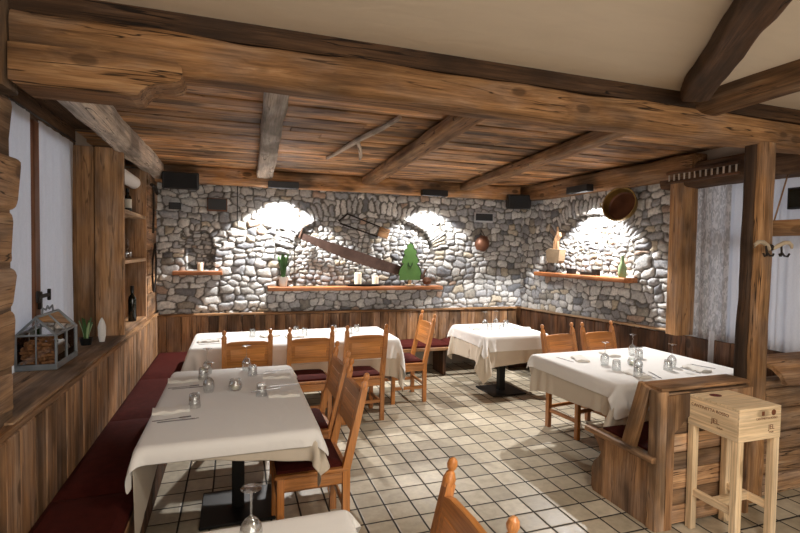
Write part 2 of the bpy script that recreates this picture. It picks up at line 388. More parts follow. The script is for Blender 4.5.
M['tile'] = tile_mat()
def emit(name, col, s):
    t = NT(name); e = t.n('ShaderNodeEmission'); e.inputs[0].default_value = col; e.inputs[1].default_value = s
    t.l(e.outputs[0], t.out.inputs[0]); t.t.nodes.remove(t.p); return t.m
M['led'] = emit('lamp_aperture', (1, .96, .9, 1), 12)

# ------------------------------------------------------------------ room dimensions
XL, XR, YB = -.93, 4.30, 6.65
XW = -1.33                      # left window plane
ZC, ZP = 2.74, 2.79             # plank ceiling, plaster ceiling
YF = -2.6                       # wall behind the photographer
BY0, BY1 = 2.38, 2.72           # the great beam

# floor
b = MB(); b.box((1.9, 2.1, -.05), (7.2, 9.8, .1)); o = b.build('floor', M['tile'], origin=(0, 0, 0)); struct(o)

# plank ceiling (one mesh of boards running across the room)
b = MB(); y = BY1 - .28
while y < YB + .1:
    w = U(.13, .22); xs_ = U(.2, 3.6)
    for xa, xb_ in ((-1.5, xs_), (xs_ + .004, 5.0)): b.box(((xa + xb_) / 2, y + w / 2, ZC + .02 + U(0, .01)), (xb_ - xa, w - .012, .04), 0, ch=.005, tone=U(.72, 1.22))
    y += w
b.box((1.75, 4.7, ZC + .12), (6.6, 4.6, .08), 0, tone=.5)
struct(b.build('ceiling', M['ceil']))
b = MB(); b.box((1.9, (YF + 2.45) / 2, ZP + .06), (7.4, 2.45 - YF + .1, .12)); struct(b.build('ceiling', M['plaster'])); bpy.context.scene.collection.objects[-1].name = 'ceiling_front'
C.objects[-1].name = 'ceiling.001'

# -------------------------------------------------------------- rubble stone walls
def stone_wall(name, Lu, z0, z1, mapf, niches, seed, res=.0115):
    rng = np.random.RandomState(seed)
    nu = int(Lu / res); nz = int((z1 - z0) / res)
    uu = np.linspace(0, Lu, nu + 1); zz = np.linspace(z0, z1, nz + 1)
    Ug, Zg = np.meshgrid(uu, zz); P = np.stack([Ug.ravel(), Zg.ravel()], 1)
    def inside(u, z, nk, grow=0):
        cu, hw, zb, zs, za = nk[:5]; hw_ = hw + grow; za_ = za + grow
        body = (np.abs(u - cu) < hw_) & (z >= zb - grow * .0) & (z < zs)
        arc = (z >= zs) & (((u - cu) / hw_) ** 2 + ((z - zs) / (za_ - zs)) ** 2 < 1)
        return body | arc
    def rows(hr, wr, zlo, zhi, ulo, uhi):
        out = []; z = zlo
        while z < zhi:
            h = rng.uniform(*hr); u = ulo - rng.uniform(0, .1)
            while u < uhi:
                w = rng.uniform(*wr) * (1.35 if rng.rand() < .18 else 1)
                out.append((u + w / 2, z + h / 2 + rng.uniform(-.16, .16) * h, w / 2, h / 2 * rng.uniform(.85, 1.2), rng.uniform(-.25, .25)))
                u += w
            z += h
        return out
    S = []
    for s in rows((.055, .115), (.08, .2), z0 - .04, z1 + .05, -.05, Lu + .05):
        u, z = np.array(s[0]), np.array(s[1])
        if any(inside(u, z, nk, nk[5] * .92 if z > nk[3] - .03 else -.01) for nk in niches): continue
        S.append(s)
    for nk in niches:
        cu, hw, zb, zs, za, rt = nk[:6]
        k = nk[6]
        for s in rows((.045 * k, .075 * k), (.07 * k, .14 * k), zb - .02, za + .05, cu - hw, cu + hw):
            if inside(np.array(s[0]), np.array(s[1]), nk, -.0): S.append(s)
        # ring of voussoirs
        n = int(PI * (hw + za - zs) / 2 / .056)
        for i in range(n):
            t = PI * (i + .5) / n; a, bb = hw + rt / 2, (za - zs) + rt / 2
            S.append((cu + a * math.cos(t), zs + bb * math.sin(t), rt * .58 * rng.uniform(.85, 1.0), .024 * rng.uniform(.8, 1.25), math.atan2(math.sin(t) * a, math.cos(t) * bb)))
    S = np.array(S)
    # warp the lookup so that outlines are irregular
    W = P.copy()
    for f, a in ((7, .018), (23, .008), (47, .004)):
        ph = rng.rand(4) * 6; W[:, 0] += a * np.sin(P[:, 1] * f * 1.3 + ph[0] + 2 * np.sin(P[:, 0] * f * .7 + ph[1])); W[:, 1] += a * np.sin(P[:, 0] * f + ph[2] + 2 * np.sin(P[:, 1] * f * .8 + ph[3]))
    N = len(P); h = np.zeros(N); idx = np.zeros(N, int); d1a = np.zeros(N)
    cs, sn = np.cos(S[:, 4]), np.sin(S[:, 4])
    for a in range(0, N, 4000):
        q = W[a:a + 4000]; du = q[:, 0:1] - S[None, :, 0]; dz = q[:, 1:2] - S[None, :, 1]
        A = (du * cs + dz * sn) / S[:, 2]; B = (-du * sn + dz * cs) / S[:, 3]
        D = (np.abs(A) ** 3.2 + np.abs(B) ** 3.2) ** (1 / 3.2)
        i1 = np.argmin(D, 1); d1 = D[np.arange(len(q)), i1]; D[np.arange(len(q)), i1] = 9; d2 = D.min(1)
        gap = (d2 - d1) * np.minimum(S[i1, 3], S[i1, 2]) * .5
        e = 1 - np.exp(-np.clip(gap - .003, 0, 1) / .0065)
        r = np.sqrt(np.clip(1.18 ** 2 - d1 ** 2, 0, 1)); e = np.minimum(e, np.clip(r * 1.6, 0, 1)) * (.84 + .16 * np.clip(1 - d1 ** 2, 0, 1))
        h[a:a + 4000] = e; idx[a:a + 4000] = i1; d1a[a:a + 4000] = d1
    dep = rng.uniform(.014, .034, len(S)); tilt = rng.uniform(-.12, .12, (len(S), 2))
    H = h * (dep[idx] + (P[:, 0] - S[idx, 0]) * tilt[idx, 0] + (P[:, 1] - S[idx, 1]) * tilt[idx, 1])
    H += rng.uniform(-1, 1, N) * .0007
    small = np.minimum(S[:, 3] / .045, 1)[idx]; H *= .55 + .45 * small
    rec = np.zeros(N)
    for nk in niches:
        m = inside(P[:, 0], P[:, 1], nk, .004); rec[m] = nk[7]
    pal = np.array([srgb(*c)[:3] for c in ((182, 183, 183), (200, 201, 200), (158, 160, 164), (216, 216, 214), (190, 189, 186), (172, 173, 176), (206, 204, 200), (186, 176, 158), (180, 158, 142), (120, 122, 127), (212, 212, 210), (150, 146, 138))])
    pc = pal[rng.choice(len(pal), len(S), p=[.13, .13, .11, .1, .12, .11, .09, .05, .025, .05, .045, .04])] * rng.uniform(.82, 1.12, (len(S), 1))
    mort = np.array(srgb(98, 95, 90)[:3]); mix = np.clip((h - .12) / .3, 0, 1)[:, None]
    col = mort * (1 - mix) + pc[idx] * mix
    XYZ = mapf(P[:, 0], P[:, 1], H - rec)
    ii = np.arange((nu + 1) * (nz + 1)).reshape(nz + 1, nu + 1)
    F = np.stack([ii[:-1, :-1], ii[:-1, 1:], ii[1:, 1:], ii[1:, :-1]], -1).reshape(-1, 4)
    me = bpy.data.meshes.new(name); me.vertices.add(N); me.vertices.foreach_set('co', XYZ.astype(np.float32).ravel())
    me.loops.add(F.size); me.loops.foreach_set('vertex_index', F.astype(np.int32).ravel())
    me.polygons.add(len(F)); me.polygons.foreach_set('loop_start', (np.arange(len(F)) * 4).astype(np.int32)); me.polygons.foreach_set('loop_total', np.full(len(F), 4, np.int32))
    me.polygons.foreach_set('use_smooth', np.ones(len(F), bool)); me.update()
    ca = me.attributes.new('stone', 'FLOAT_COLOR', 'POINT'); ca.data.foreach_set('color', np.concatenate([col, np.ones((N, 1))], 1).astype(np.float32).ravel())
    me.validate(); me.materials.append(M['stone'])
    ob = bpy.data.objects.new(name, me); C.objects.link(ob); return struct(ob)
# niche: centre u, half width, base z, spring z, apex z, ring thickness, stone scale, recess depth
stone_wall('wall_back', XR - XL, .84, 2.72, lambda u, z, h: np.stack([XL + u, YB - h, z], 1),
           [(1.75 - XL, 1.0, 1.22, 1.78, 2.25, .25, 1., .06), (-.42 - XL, .16, 1.46, 1.74, 1.95, .1, .8, .16)], 3)
stone_wall('wall_right', YB - 3.72, .84, 2.72, lambda u, z, h: np.stack([XR - h, YB - u, z], 1),
           [(YB - 5.12, .74, 1.47, 1.72, 2.24, .24, 1., .06)], 5)
# solid shell behind: masonry core, lower wall, and the plain walls around the photographer
def shell(name, boxes, mat=None):
    b = MB()
    for c, d in boxes: b.box(c, d, ch=.001)
    return struct(b.build(name, mat or M['wallplaster']))
shell('wall_back.001', [((1.7, YB + .3, 1.4), (7.2, .2, 2.9))])
shell('wall_right.001', [((XR + .32, 5.2, 1.4), (.2, 3.0, 2.9)), ((XR + .1, 2.4, .45), (.2, 2.62, .9)), ((XR + .1, 2.4, 2.66), (.2, 2.62, .36)), ((XR + .1, 1.05, 1.4), (.2, .4, 2.9)), ((XR + .1, 3.78, 1.4), (.14, .16, 2.9)), ((XR + .1, (YF + 1) / 2, 1.4), (.2, 1 - YF, 2.9))])
shell('wall_front', [((1.7, YF - .1, 1.4), (7.2, .2, 2.9))])

# -------------------------------------------------------------- wainscots with cap boards
def wainscot(name, p0, p1, nrm, z0, zt0, zt1, mat, wr=(.1, .19), th=.025):
    p0 = Vector((p0[0], p0[1], 0)); p1 = Vector((p1[0], p1[1], 0)); d = p1 - p0; L = d.length; d.normalize(); n = Vector(nrm)
    b = MB(); s = 0; rot = Matrix((d, -n, Vector((0, 0, 1)))).transposed()
    while s < L - .02:
        w = min(U(*wr), L - s); zt = zt0 + (zt1 - zt0) * (s + w / 2) / L
        c = p0 + d * (s + w / 2) + n * (th / 2 + U(0, .004)); b.box((c.x, c.y, (z0 + zt) / 2), (w - .005, th, zt - z0), 2, rot, .005); s += w
    return struct(b.build(name, mat))
def cap(name, p0, p1, z0, z1, w, t, mat):
    b = MB(); b.timber((p0[0], p0[1], z0), (p1[0], p1[1], z1), w, t, .004, sq=.25, step=.1); return struct(b.build(name, mat))
wainscot('trim_1', (XL, -1.2), (XL, YB), (1, 0, 0), .3, .945, .905, M['wains'])
cap('trim_2', (XL + .0, -1.2), (XL + .0, YB), .985, .915, .075, .03, M['beam'])
wainscot('trim_3', (XL, YB - .05), (XR, YB - .05), (0, -1, 0), .3, .875, .85, M['wains'])
cap('trim_4', (XL, YB - .07), (XR, YB - .07), .895, .868, .09, .028, M['beam'])
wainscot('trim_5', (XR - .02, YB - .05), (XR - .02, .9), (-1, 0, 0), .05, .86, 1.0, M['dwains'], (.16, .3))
cap('trim_6', (XR - .03, YB - .08), (XR - .03, 3.76), .87, .955, .09, .024, M['pale'])

# -------------------------------------------------------------- left wall: log corner, window recess, cabinet
b = MB(); z = 0.06
zz = [.02, .28, .55, .80, .99, 1.19, 1.46, 1.66, 1.9, 2.14, 2.42, 2.62, 2.8]
for a, c in zip(zz, zz[1:]):
    if a > .9: b.timber((XL - .2 + U(-.012, .012), YF + .0, (a + c) / 2), (XL - .2 + U(-.012, .012), 2.585 + U(-.01, .03), (a + c) / 2), .4, (c - a) - .002, .02, sq=.24, step=.07, tone=U(.7, 1.1))
b.box((XL - .225, 0.02, 1.85), (.42, 5.14, 1.9), 1, tone=.5); struct(b.build('wall_left', M['log']))
shell('wall_left.001', [((XL - .1, 2.1, .45), (.2, 9.6, .9)), ((XL - .5, YF / 2 + 1.2, 1.4), (.2, 5.2, 2.9)), ((XW - .14, 5.7, 1.4), (.2, 2.2, 2.9)), ((XW - .1, 3.9, .45), (.2, 2.8, .96)), ((XW - .1, 3.9, 2.75), (.2, 2.8, .2)), ((XL - .2, 4.0, 2.86), (.5, 5.4, .1))])
# dark head board above the curtains, side of recess
b = MB(); b.box((XW + .02, 3.7, 2.66), (.05, 2.2, .14), 1); b.box((XL - .22, 3.7, 2.75), (.36, 2.2, .04), 1); struct(b.build('trim_7', M['darkbeam']))
# window sill board
b = MB(); b.timber((XL - .16, 2.5, .962), (XL - .16, 4.78, .955), .36, .03, .003, sq=.2); struct(b.build('trim_8', M['log']))
# window with wooden frame
w = empty('window_1', (XW + .0, 3.8, 1.0)); struct(w)
b = MB()
for yy, ww in ((2.72, .07), (3.90, .09), (4.72, .07)): b.box((.03 if ww > .08 else 0, yy - 3.8, .78), (.06, ww, 1.6), 2)
b.box((0, -.08, .03), (.05, 2.1, .07), 1); b.box((0, -.08, 1.58), (.05, 2.1, .07), 1)
b.build('window_frame', M['frame'], w, (0, 0, 0))
b = MB(); b.box((-.01, -.08, .8), (.006, 2.0, 1.5)); b.build('pane', M['pane'], w, (0, 0, 0))
b = MB(); b.box((.07, .10, .37), (.02, .035, .12), 2); b.bar((.085, .02, .4), (.085, .22, .4), .02, .024); b.bar((.085, .02, .36), (.085, .02, .44), .02, .02); b.bar((.085, .22, .36), (.085, .22, .44), .02, .02)
b.build('window_handle', M['iron'], w, (0, 0, 0))

def curtain(name, f, w, z0, z1, mat, label, waves=5, amp=.02, sway=.0, tw=None, group=None):
    """f(s)-> (x,y,nx,ny) base line; w width"""
    nu, nz = waves * 14, 24; vs = []; fs = []; o = U(0, 50)
    for j in range(nz + 1):
        fz = j / nz
        for i in range(nu + 1):
            s = i / nu; z = z0 + (z1 - z0) * fz
            ss = s + sway * (1 - fz) * s
            x, y, nx, ny = f(ss)
            d = amp * (math.sin(2 * PI * waves * s + .8 * math.sin(7 * s + o) + .4 * fz) + .35 * math.sin(2 * PI * waves * 2.3 * s + o)) * (.2 + .8 * (1 - fz) ** .5)
            vs.append((x + nx * d, y + ny * d, z + (.01 * math.sin(9 * s) if j == 0 else 0)))
    for j in range(nz):
        for i in range(nu):
            a = j * (nu + 1) + i; fs.append((a, a + 1, a + nu + 2, a + nu + 1))
    m = MB(); m.add(vs, fs, smooth=True); o = m.build(name, mat, sharp=180)
    return tag(o, label, 'curtain', group)
curtain('curtain', lambda s: (XW + .05, 3.45 + .37 * s, 1, 0), .4, 1.05, 2.62, M['curt'], 'narrow white linen curtain left of the brown window post', 3, .012)
curtain('curtain', lambda s: (XW + .05, 3.965 + .76 * s, 1, 0), .6, 1.0, 2.60, M['curt'], 'wide white linen curtain beside the wooden cabinet side, behind the glass lantern', 4, .02)
b = MB(); b.tube([(XW + .05, 3.4, 2.62), (XW + .05, 4.76, 2.62)], .008); tag(b.build('curtain_rail', M['iron']), 'thin dark rail carrying the white curtains of the left window', 'curtain rail')

# cabinet built into the wall: side panel, shelves
cb = empty('wall_cabinet', (XL - .2, 5.34, .93)); tag(cb, 'tall open wooden wall cabinet with shelves of glasses and bottles', 'cabinet')
def P(b_, name, mat, parent=cb, **k): return b_.build(name, mat, parent, parent.location if parent is not None else (0, 0, 0))
def relbuild(b_, name, mat, parent):
    base = Vector((0, 0, 0)); q = parent
    while q is not None: base += q.location; q = q.parent
    o = b_.build(name, mat, None, base); o.parent = parent; o.location = (0, 0, 0); return o
b = MB(); b.box((XL - .10, 4.78, 1.76), (.215, .05, 1.66), 2); b.box((XL - .315, 4.78, 1.76), (.20, .05, 1.66), 2); b.box((XL - .012, 4.82, 1.76), (.03, .06, 1.66), 2, tone=.8); relbuild(b, 'side_panel', M['panel'], cb)
b = MB(); b.box((XL - .2, 5.95, 1.76), (.4, .06, 1.66), 2); relbuild(b, 'side_panel', M['wains'], cb)
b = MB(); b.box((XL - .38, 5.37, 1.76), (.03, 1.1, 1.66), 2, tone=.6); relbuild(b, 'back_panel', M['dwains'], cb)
for zz_ in (1.605, 2.06): b = MB(); b.box((XL - .18, 5.37, zz_), (.36, 1.1, .035), 1); relbuild(b, 'shelf', M['pale'], cb)
b = MB(); b.box((XL - .18, 5.37, .965), (.36, 1.1, .03), 1); relbuild(b, 'shelf', M['panel'], cb)
# boarded wall between the cabinet and the stone wall
b = MB()
for i, z in enumerate((.93, 1.21, 1.42, 1.70, 1.96, 2.2, 2.42)):
    z2 = (.93, 1.21, 1.42, 1.70, 1.96, 2.2, 2.42, 2.62)[i + 1]
    b.timber((XL - .05, 5.97, (z + z2) / 2), (XL - .05, YB + .02, (z + z2) / 2), .12 + U(-.01, .02), z2 - z - .004, .006, sq=.25)
struct(b.build('wall_left.002', M['wains']))

# -------------------------------------------------------------- beams and posts
def beam(name, label, mat, *a, cat='beam', group=None, **k):
    b = MB(); b.timber(*a, **k); return tag(b.build(name, mat), label, cat, group)
beam('ceiling_beam', 'huge pale hewn beam crossing the whole room in the foreground', M['beam'], (-.862, 2.475, 2.612), (5.0, 2.475, 2.612), .215, .185, amp=.014, sq=.55, tone=1.05)
b = MB(); b.box((1.9, 2.42, 2.745), (6.6, .05, .095), 0, tone=.7); tag(b.build('fascia_board', M['darkbeam']), 'dark narrow board between the big beam and the cream ceiling', 'board')
# corbel under the beam's left end
pol = [(-.86, 2.43), (-.86, 2.41)] + [(-.84 + .09 * i, 2.394) for i in range(5)] + [(-.43, 2.388), (-.40, 2.396), (-.385, 2.42), (-.36, 2.44), (-.32, 2.455), (-.27, 2.462), (-.232, 2.478), (-.222, 2.51), (-.228, 2.54), (-.25, 2.558), (-.4, 2.562), (-.86, 2.556)]
b = MB(); b.prism(pol, 2.35, 2.56, lambda a, c, t: (a, t, c), 0, tone=.95)
tag(b.build('corbel', M['beam']), 'carved ogee-ended wooden corbel under the left end of the big beam', 'corbel')
beam('wooden_block', 'dark hewn block above the log wall at the left end of the big beam', M['log'], (-.965, 2.40, 2.38), (-.965, 2.40, 2.78), .19, .2, amp=.008, up=(0, 1, 0), cat='block', tone=.6)
beam('ceiling_joist', 'pale grey joist nearest the left wall under the plank ceiling', M['greybeam'], (.22, 2.6, 2.685), (.36, 6.6, 2.685), .13, .10, amp=.012, w1=.2, group='joists')
beam('ceiling_joist', 'middle joist under the plank ceiling, right of the forked branch', M['beam'], (1.5, 2.6, 2.685), (1.74, 6.6, 2.685), .17, .10, amp=.012, w1=.22, group='joists')
beam('ceiling_joist', 'rightmost joist under the plank ceiling, ending near the small screen', M['beam'], (2.70, 2.6, 2.685), (3.22, 6.6, 2.685), .16, .10, amp=.012, w1=.2, group='joists')
beam('wall_beam', 'whitish rough beam above the left window and cabinet', M['greybeam'], (XL + .02, 2.6, 2.66), (XL + .02, 6.6, 2.67), .16, .21, amp=.016)
beam('wall_beam', 'brown wall plate along the top of the back stone wall', M['ceil'], (XL, 6.54, 2.64), (XR, 6.54, 2.64), .16, .21, amp=.006, sq=.3)
beam('wall_beam', 'dark hewn beam along the top of the right stone wall', M['beam'], (XR - .08, 6.6, 2.64), (XR - .08, 3.5, 2.60), .2, .23, amp=.012, sq=.35, tone=.85)
beam('wall_beam', 'dark beam over the right curtains carrying the toothed rack', M['darkbeam'], (XR - .02, 3.9, 2.52), (XR - .02, 1.0, 2.50), .26, .24, amp=.012, sq=.35)
beam('ceiling_beam', 'rough dark diagonal beam across the cream ceiling', M['darkbeam'], (2.68, 2.28, 2.74), (.35, -.58, 2.74), .165, .11, amp=.016)
beam('ceiling_beam', 'round brown log beam at the top right corner of the ceiling', M['beam'], (2.93, 2.44, 2.745), (2.96, YF + .1, 2.745), .22, .18, amp=.014, sq=.7, tone=.65)
# great post; a dark strip puts the shade of its left face into colour
b = MB(); b.timber((3.49, 2.43, 0), (3.505, 2.43, 2.53), .17, .11, .010, up=(0, 1, 0), sq=.5, tone=1.2, fr=1.6, w1=.15)
pst = tag(b.build('wooden_post', M['beam']), 'tall rugged post carrying the big beam behind the box stool', 'post')
b = MB(); b.timber((3.405, 2.455, 0), (3.43, 2.455, 2.52), .06, .08, .008, up=(0, 1, 0), sq=.7, tone=.55, fr=2.4)
o = relbuild(b, 'shaded_side_strip', M['darkbeam'], pst); o['label'] = 'dark strip painted in for the shaded left face of the post'
# coat hook of antler on the post
ck = empty('coat_hook', (3.43, 2.31, 1.80)); tag(ck, 'curled horn coat hooks mounted on the tall post', 'coat hook')
for sg in (-1, 1):
    b = MB(); b.tube([(sg * .01, -.01, -.012), (sg * .05, -.025, .012), (sg * .10, -.03, .034), (sg * .145, -.03, .036), (sg * .175, -.03, .018), (sg * .18, -.03, -.004)], [.011, .014, .015, .014, .012, .007], 10); b.build('horn', M['bone'], ck, (0, 0, 0))
    b = MB(); b.tube([(sg * .075, -.03, .02), (sg * .072, -.035, -.03), (sg * .085, -.045, -.055), (sg * .11, -.05, -.058), (sg * .125, -.05, -.04)], .0065); b.tube([(sg * .072, -.035, -.03), (sg * .055, -.045, -.055), (sg * .035, -.05, -.055), (sg * .028, -.05, -.04)], .0065); b.build('iron_hook', M['iron'], ck, (0, 0, 0))
b = MB(); b.lathe([(0, -.012), (.022, -.01), (.024, 0), (.02, .012), (0, .014)], (0, -.01, 0), 14, Matrix.Rotation(PI / 2, 3, 'X')); b.build('mount', M['iron'], ck, (0, 0, 0))
beam('wooden_post', 'square wooden post between the right stone wall and the curtains', M['panel'], (XR - .06, 3.69, .94), (XR - .06, 3.69, 2.46), .23, .14, amp=.004, up=(0, 1, 0), sq=.2, cat='post')
# toothed rack on right beam
rk = empty('toothed_rack', (XR - .2, 3.4, 2.5)); tag(rk, 'old wooden rack with a row of teeth on the dark beam at the right', 'rack')
b = MB(); b.box((0, 0, .045), (.03, .74, .03), 1); b.box((0, 0, -.045), (.03, .74, .025), 1); b.build('rail', M['dwains'], rk, (0, 0, 0))
for i in range(13): b = MB(); b.bar((0, -.34 + i * .057, -.04), (0, -.34 + i * .057, .045), .014, .014); b.build('tooth', M['greybeam'], rk, (0, 0, 0))

# forked branch under the ceiling
b = MB(); b.tube([(.93, 5.2, 2.722), (.97, 4.8, 2.715), (1.03, 4.2, 2.718), (1.10, 3.7, 2.712), (1.14, 3.40, 2.722)], [.018, .02, .024, .022, .016], 8)
b.tube([(1.03, 4.26, 2.718), (1.14, 4.6, 2.71), (1.22, 4.9, 2.712), (1.27, 5.13, 2.722)], [.02, .018, .018, .014], 8)
tag(b.build('forked_branch', M['greybeam']), 'grey forked branch hanging flat under the plank ceiling', 'branch')

# -------------------------------------------------------------- right window and curtains
w2 = empty('window_2', (XR + .16, 2.4, 1.0)); struct(w2)
b = MB()
for yy in (-1.14, -.1, .2, 1.14): b.box((0, yy, .68), (.05, .07, 1.5), 2)
b.box((0, 0, -.04), (.05, 2.3, .07), 1); b.box((0, 0, 1.44), (.05, 2.3, .07), 1); b.box((0, 0, .86), (.04, 2.3, .06), 1)
b.build('window_frame', M['frame'], w2, (0, 0, 0))
b = MB(); b.box((.01, 0, .7), (.006, 2.2, 1.44)); b.build('pane', M['pane'], w2, (0, 0, 0))
curtain('curtain', lambda s: (XR + .05, 3.62 - .34 * s, 1, 0), .4, .9, 2.42, M['curtp'], 'textured white curtain beside the square wooden post at the right', 3, .012)
curtain('curtain', lambda s: (XR + .07, 3.33 - .48 * s, 1, 0), .4, .9, 2.42, M['curt'], 'plain sheer white curtain just left of the tall rugged post', 4, .012)
curtain('curtain', lambda s: (XR + .05, 2.86 - 1.5 * s, 1, 0), .4, .9, 2.42, M['curt'], 'wide white curtain right of the tall rugged post', 9, .02)
curtain('curtain', lambda s: (XR - .055, 3.375 - .06 * s, 1, 0), .1, .70, 1.02, M['curt'], 'narrow white curtain end hanging down over the dark panelling left of the tall post', 1, .004)
b = MB(); b.tube([(XR + .06, 3.66, 2.41), (XR + .06, 1.2, 2.41)], .008); tag(b.build('curtain_rail', M['iron']), 'thin rail carrying the white curtains of the right window', 'curtain rail')

# -------------------------------------------------------------- benches
def cushion(x0, x1, y0, y1, z, t=.06, mat=None):
    b = MB(); nx, ny = 10, 14; vs = []; fs = []; off = U(0, 90)
    def e(f): return (1 - (2 * f - 1) ** 8)
    for side in (1, 0):
        for j in range(ny + 1):
            for i in range(nx + 1):
                fx, fy = i / nx, j / ny; x = x0 + (x1 - x0) * fx; y = y0 + (y1 - y0) * fy
                h = min(e(fx), e(fy)) ** .4
                zz_ = z + (t * (.45 + .5 * h) + .006 * mnoise.noise(Vector((x * 5, y * 5, off))) * h if side else .0)
                vs.append((x, y, zz_))
    n = (nx + 1) * (ny + 1)
    for j in range(ny):
        for i in range(nx):
            a = j * (nx + 1) + i; fs.append((a, a + 1, a + nx + 2, a + nx + 1)); fs.append((n + a, n + a + nx + 1, n + a + nx + 2, n + a + 1))
    for i in range(nx):
        a = i; fs.append((a, n + a, n + a + 1, a + 1)); a = ny * (nx + 1) + i; fs.append((a, a + 1, n + a + 1, n + a))
    for j in range(ny):
        a = j * (nx + 1); c = a + nx + 1; fs.append((a, c, n + c, n + a)); a += nx; c = a + nx + 1; fs.append((a, n + a, n + c, c))
    b.add(vs, fs, smooth=True); return b
lb = empty('wall_bench', (XL + .22, 2.9, 0)); tag(lb, 'long built-in wooden bench along the left wall below the window', 'bench')
b = MB(); b.box((XL + .225, 2.72, .375), (.43, 7.8, .04), 1, tone=.8); relbuild(b, 'seat', M['wains'], lb)
b = MB(); y = -1.15
while y < 6.5:
    w = U(.12, .2); b.box((XL + .40, y + w / 2, .18), (.025, w - .004, .36), 2); y += w
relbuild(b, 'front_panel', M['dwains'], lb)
ys = [-.9, .35, 1.62, 2.9, 4.12, 5.3, 6.56]
where = ['behind the photographer end of the left bench', 'on the left bench beside the corner table', 'on the left bench at the lower left edge', 'on the left bench below the glass lantern', 'on the left bench beside the set dining table', 'at the far end of the left bench by the long table']
for i in range(1, 6):
    b = cushion(XL + .03, XL + .435, ys[i] + .004, ys[i + 1] - .004, .395, .065)
    tag(b.build('bench_cushion', M['oxblood']), 'dark red seat cushion ' + where[i], 'cushion', 'left bench cushions')
bb = empty('wall_bench', (1.7, 6.4, 0)); tag(bb, 'long wooden bench along the back stone wall', 'bench')
b = MB(); b.box((1.70, 6.38, .375), (4.3, .44, .045), 0, tone=1.1); relbuild(b, 'seat', M['panel'], bb)
for x in (-.3, .9, 2.0, 2.78, 3.7): b = MB(); b.box((x, 6.36, .18), (.05, .36, .36), 2, tone=.8); relbuild(b, 'leg', M['dwains'], bb)
for x0, x1, s in ((-.46, .55, 'near the far left corner'), (.56, 2.0, 'behind the long table'), (2.01, 2.86, 'between the long table and the square table'), (2.87, 3.8, 'behind the square table')):
    b = cushion(x0, x1, 6.17, 6.58, .4, .065); tag(b.build('bench_cushion', M['oxblood']), 'rust red seat cushion on the back bench ' + s, 'cushion', 'back bench cushions')
rb = empty('wall_bench', (XR - .25, 5.4, 0)); tag(rb, 'low dark bench along the right stone wall', 'bench')
b = MB(); b.box((XR - .24, 5.5, .375), (.42, 1.9, .045), 1, tone=.8); relbuild(b, 'seat', M['dwains'], rb)
for yy in (4.7, 5.5, 6.3): b = MB(); b.box((XR - .24, yy, .18), (.36, .05, .36), 2, tone=.8); relbuild(b, 'leg', M['dwains'], rb)

# settle in front of the tall post (bench with back, side seen from the camera)
st = empty('settle_bench', (2.95, 2.55, 0)); tag(st, 'rustic wooden settle with carved side panel in front of the tall post', 'bench')
pol = [(2.30, 0), (2.86, 0), (2.88, .03), (2.88, .17), (2.86, .22), (2.81, .27), (2.79, .31), (2.82, .36), (2.86, .40), (2.88, .44), (2.30, .44)]
b = MB(); b.prism(pol, 2.50, 2.545, lambda a, c, t: (t, a, c), 1, tone=1.1); relbuild(b, 'side_panel', M['wains'], st)
b = MB(); b.prism(pol, 3.25, 3.29, lambda a, c, t: (t, a, c), 1, tone=.9); relbuild(b, 'side_panel', M['wains'], st)
b = MB(); b.timber((2.48, 2.30, .455), (2.48, 2.91, .455), .055, .035, .003); b.box((2.89, 2.62, .44), (.78, .5, .03), 0); relbuild(b, 'seat', M['wains'], st)
b = MB(); b.bar((2.515, 2.56, .42), (2.515, 2.42, .90), .04, .10, up=(0, 1, 0)); relbuild(b, 'arm_board', M['panel'], st)
b = MB(); b.timber((2.53, 2.33, 0), (2.53, 2.33, .885), .085, .08, .004, up=(0, 1, 0), sq=.25, tone=1.25); relbuild(b, 'corner_post', M['log'], st)
b = MB(); z = .02
for hz in (.12, .1, .13, .11, .12, .13, .14):
    b.box((2.92, 2.325 + U(-.004, .004), z + hz / 2), (.74, .035, hz - .005), 0, tone=U(.95, 1.4)); z += hz
b.box((2.92, 2.40, .66), (.72, .03, .42), 0); relbuild(b, 'backrest', M['log'], st)
# arched trim framing the plank back
inner = [(2.60 + .0, .0)]
arc = [(2.56, 0), (2.56, .86), (3.34, .86), (3.34, 0), (3.30, 0), (3.30, .62)] + [(2.98 + .32 * math.cos(t), .62 + .15 * math.sin(t)) for t in [PI * i / 12 for i in range(1, 12)]] + [(2.62, .62), (2.62, 0)]
b = MB(); b.prism([(x - .04 if x > 3 else x, z) for x, z in arc], 2.288, 2.306, lambda a, c, t: (a, t, c), 1, tone=1.0); relbuild(b, 'arched_trim', M['wains'], st)
b = MB(); b.timber((2.52, 2.39, .895), (3.29, 2.39, .895), .175, .022, .003, sq=.2, tone=1.1); relbuild(b, 'top_rail', M['wains'], st)
b = cushion(2.56, 3.24, 2.44, 2.84, .456, .03); tag(b.build('bench_cushion', M['oxblood']), 'dark red cushion on the carved settle near the box stool', 'cushion')
# second, plank partition to the right of the post
pt = empty('plank_partition', (4.2, 2.45, 0)); tag(pt, 'low partition of thick stacked rough boards at the right edge', 'partition')
z = 0
b = MB()
for hz in (.15, .17, .13, .18, .15, .07):
    b.timber((3.60, 2.47, z + hz / 2), (4.28, 2.47, z + hz / 2), .12 + U(-.01, .03), hz - .008, .012, sq=.35, tone=U(.75, 1.15)); z += hz
relbuild(b, 'boards', M['log'], pt)
pol = [(2.26, .855), (2.27, .865), (2.30, .92), (2.36, .965), (2.44, .985), (2.6, .985), (2.6, .96), (2.44, .955), (2.37, .935), (2.32, .895), (2.30, .855)]
b = MB(); b.prism(pol, 3.60, 4.28, lambda a, c, t: (t, a, c), 2, tone=1.25); relbuild(b, 'curved_top', M['beam'], pt)

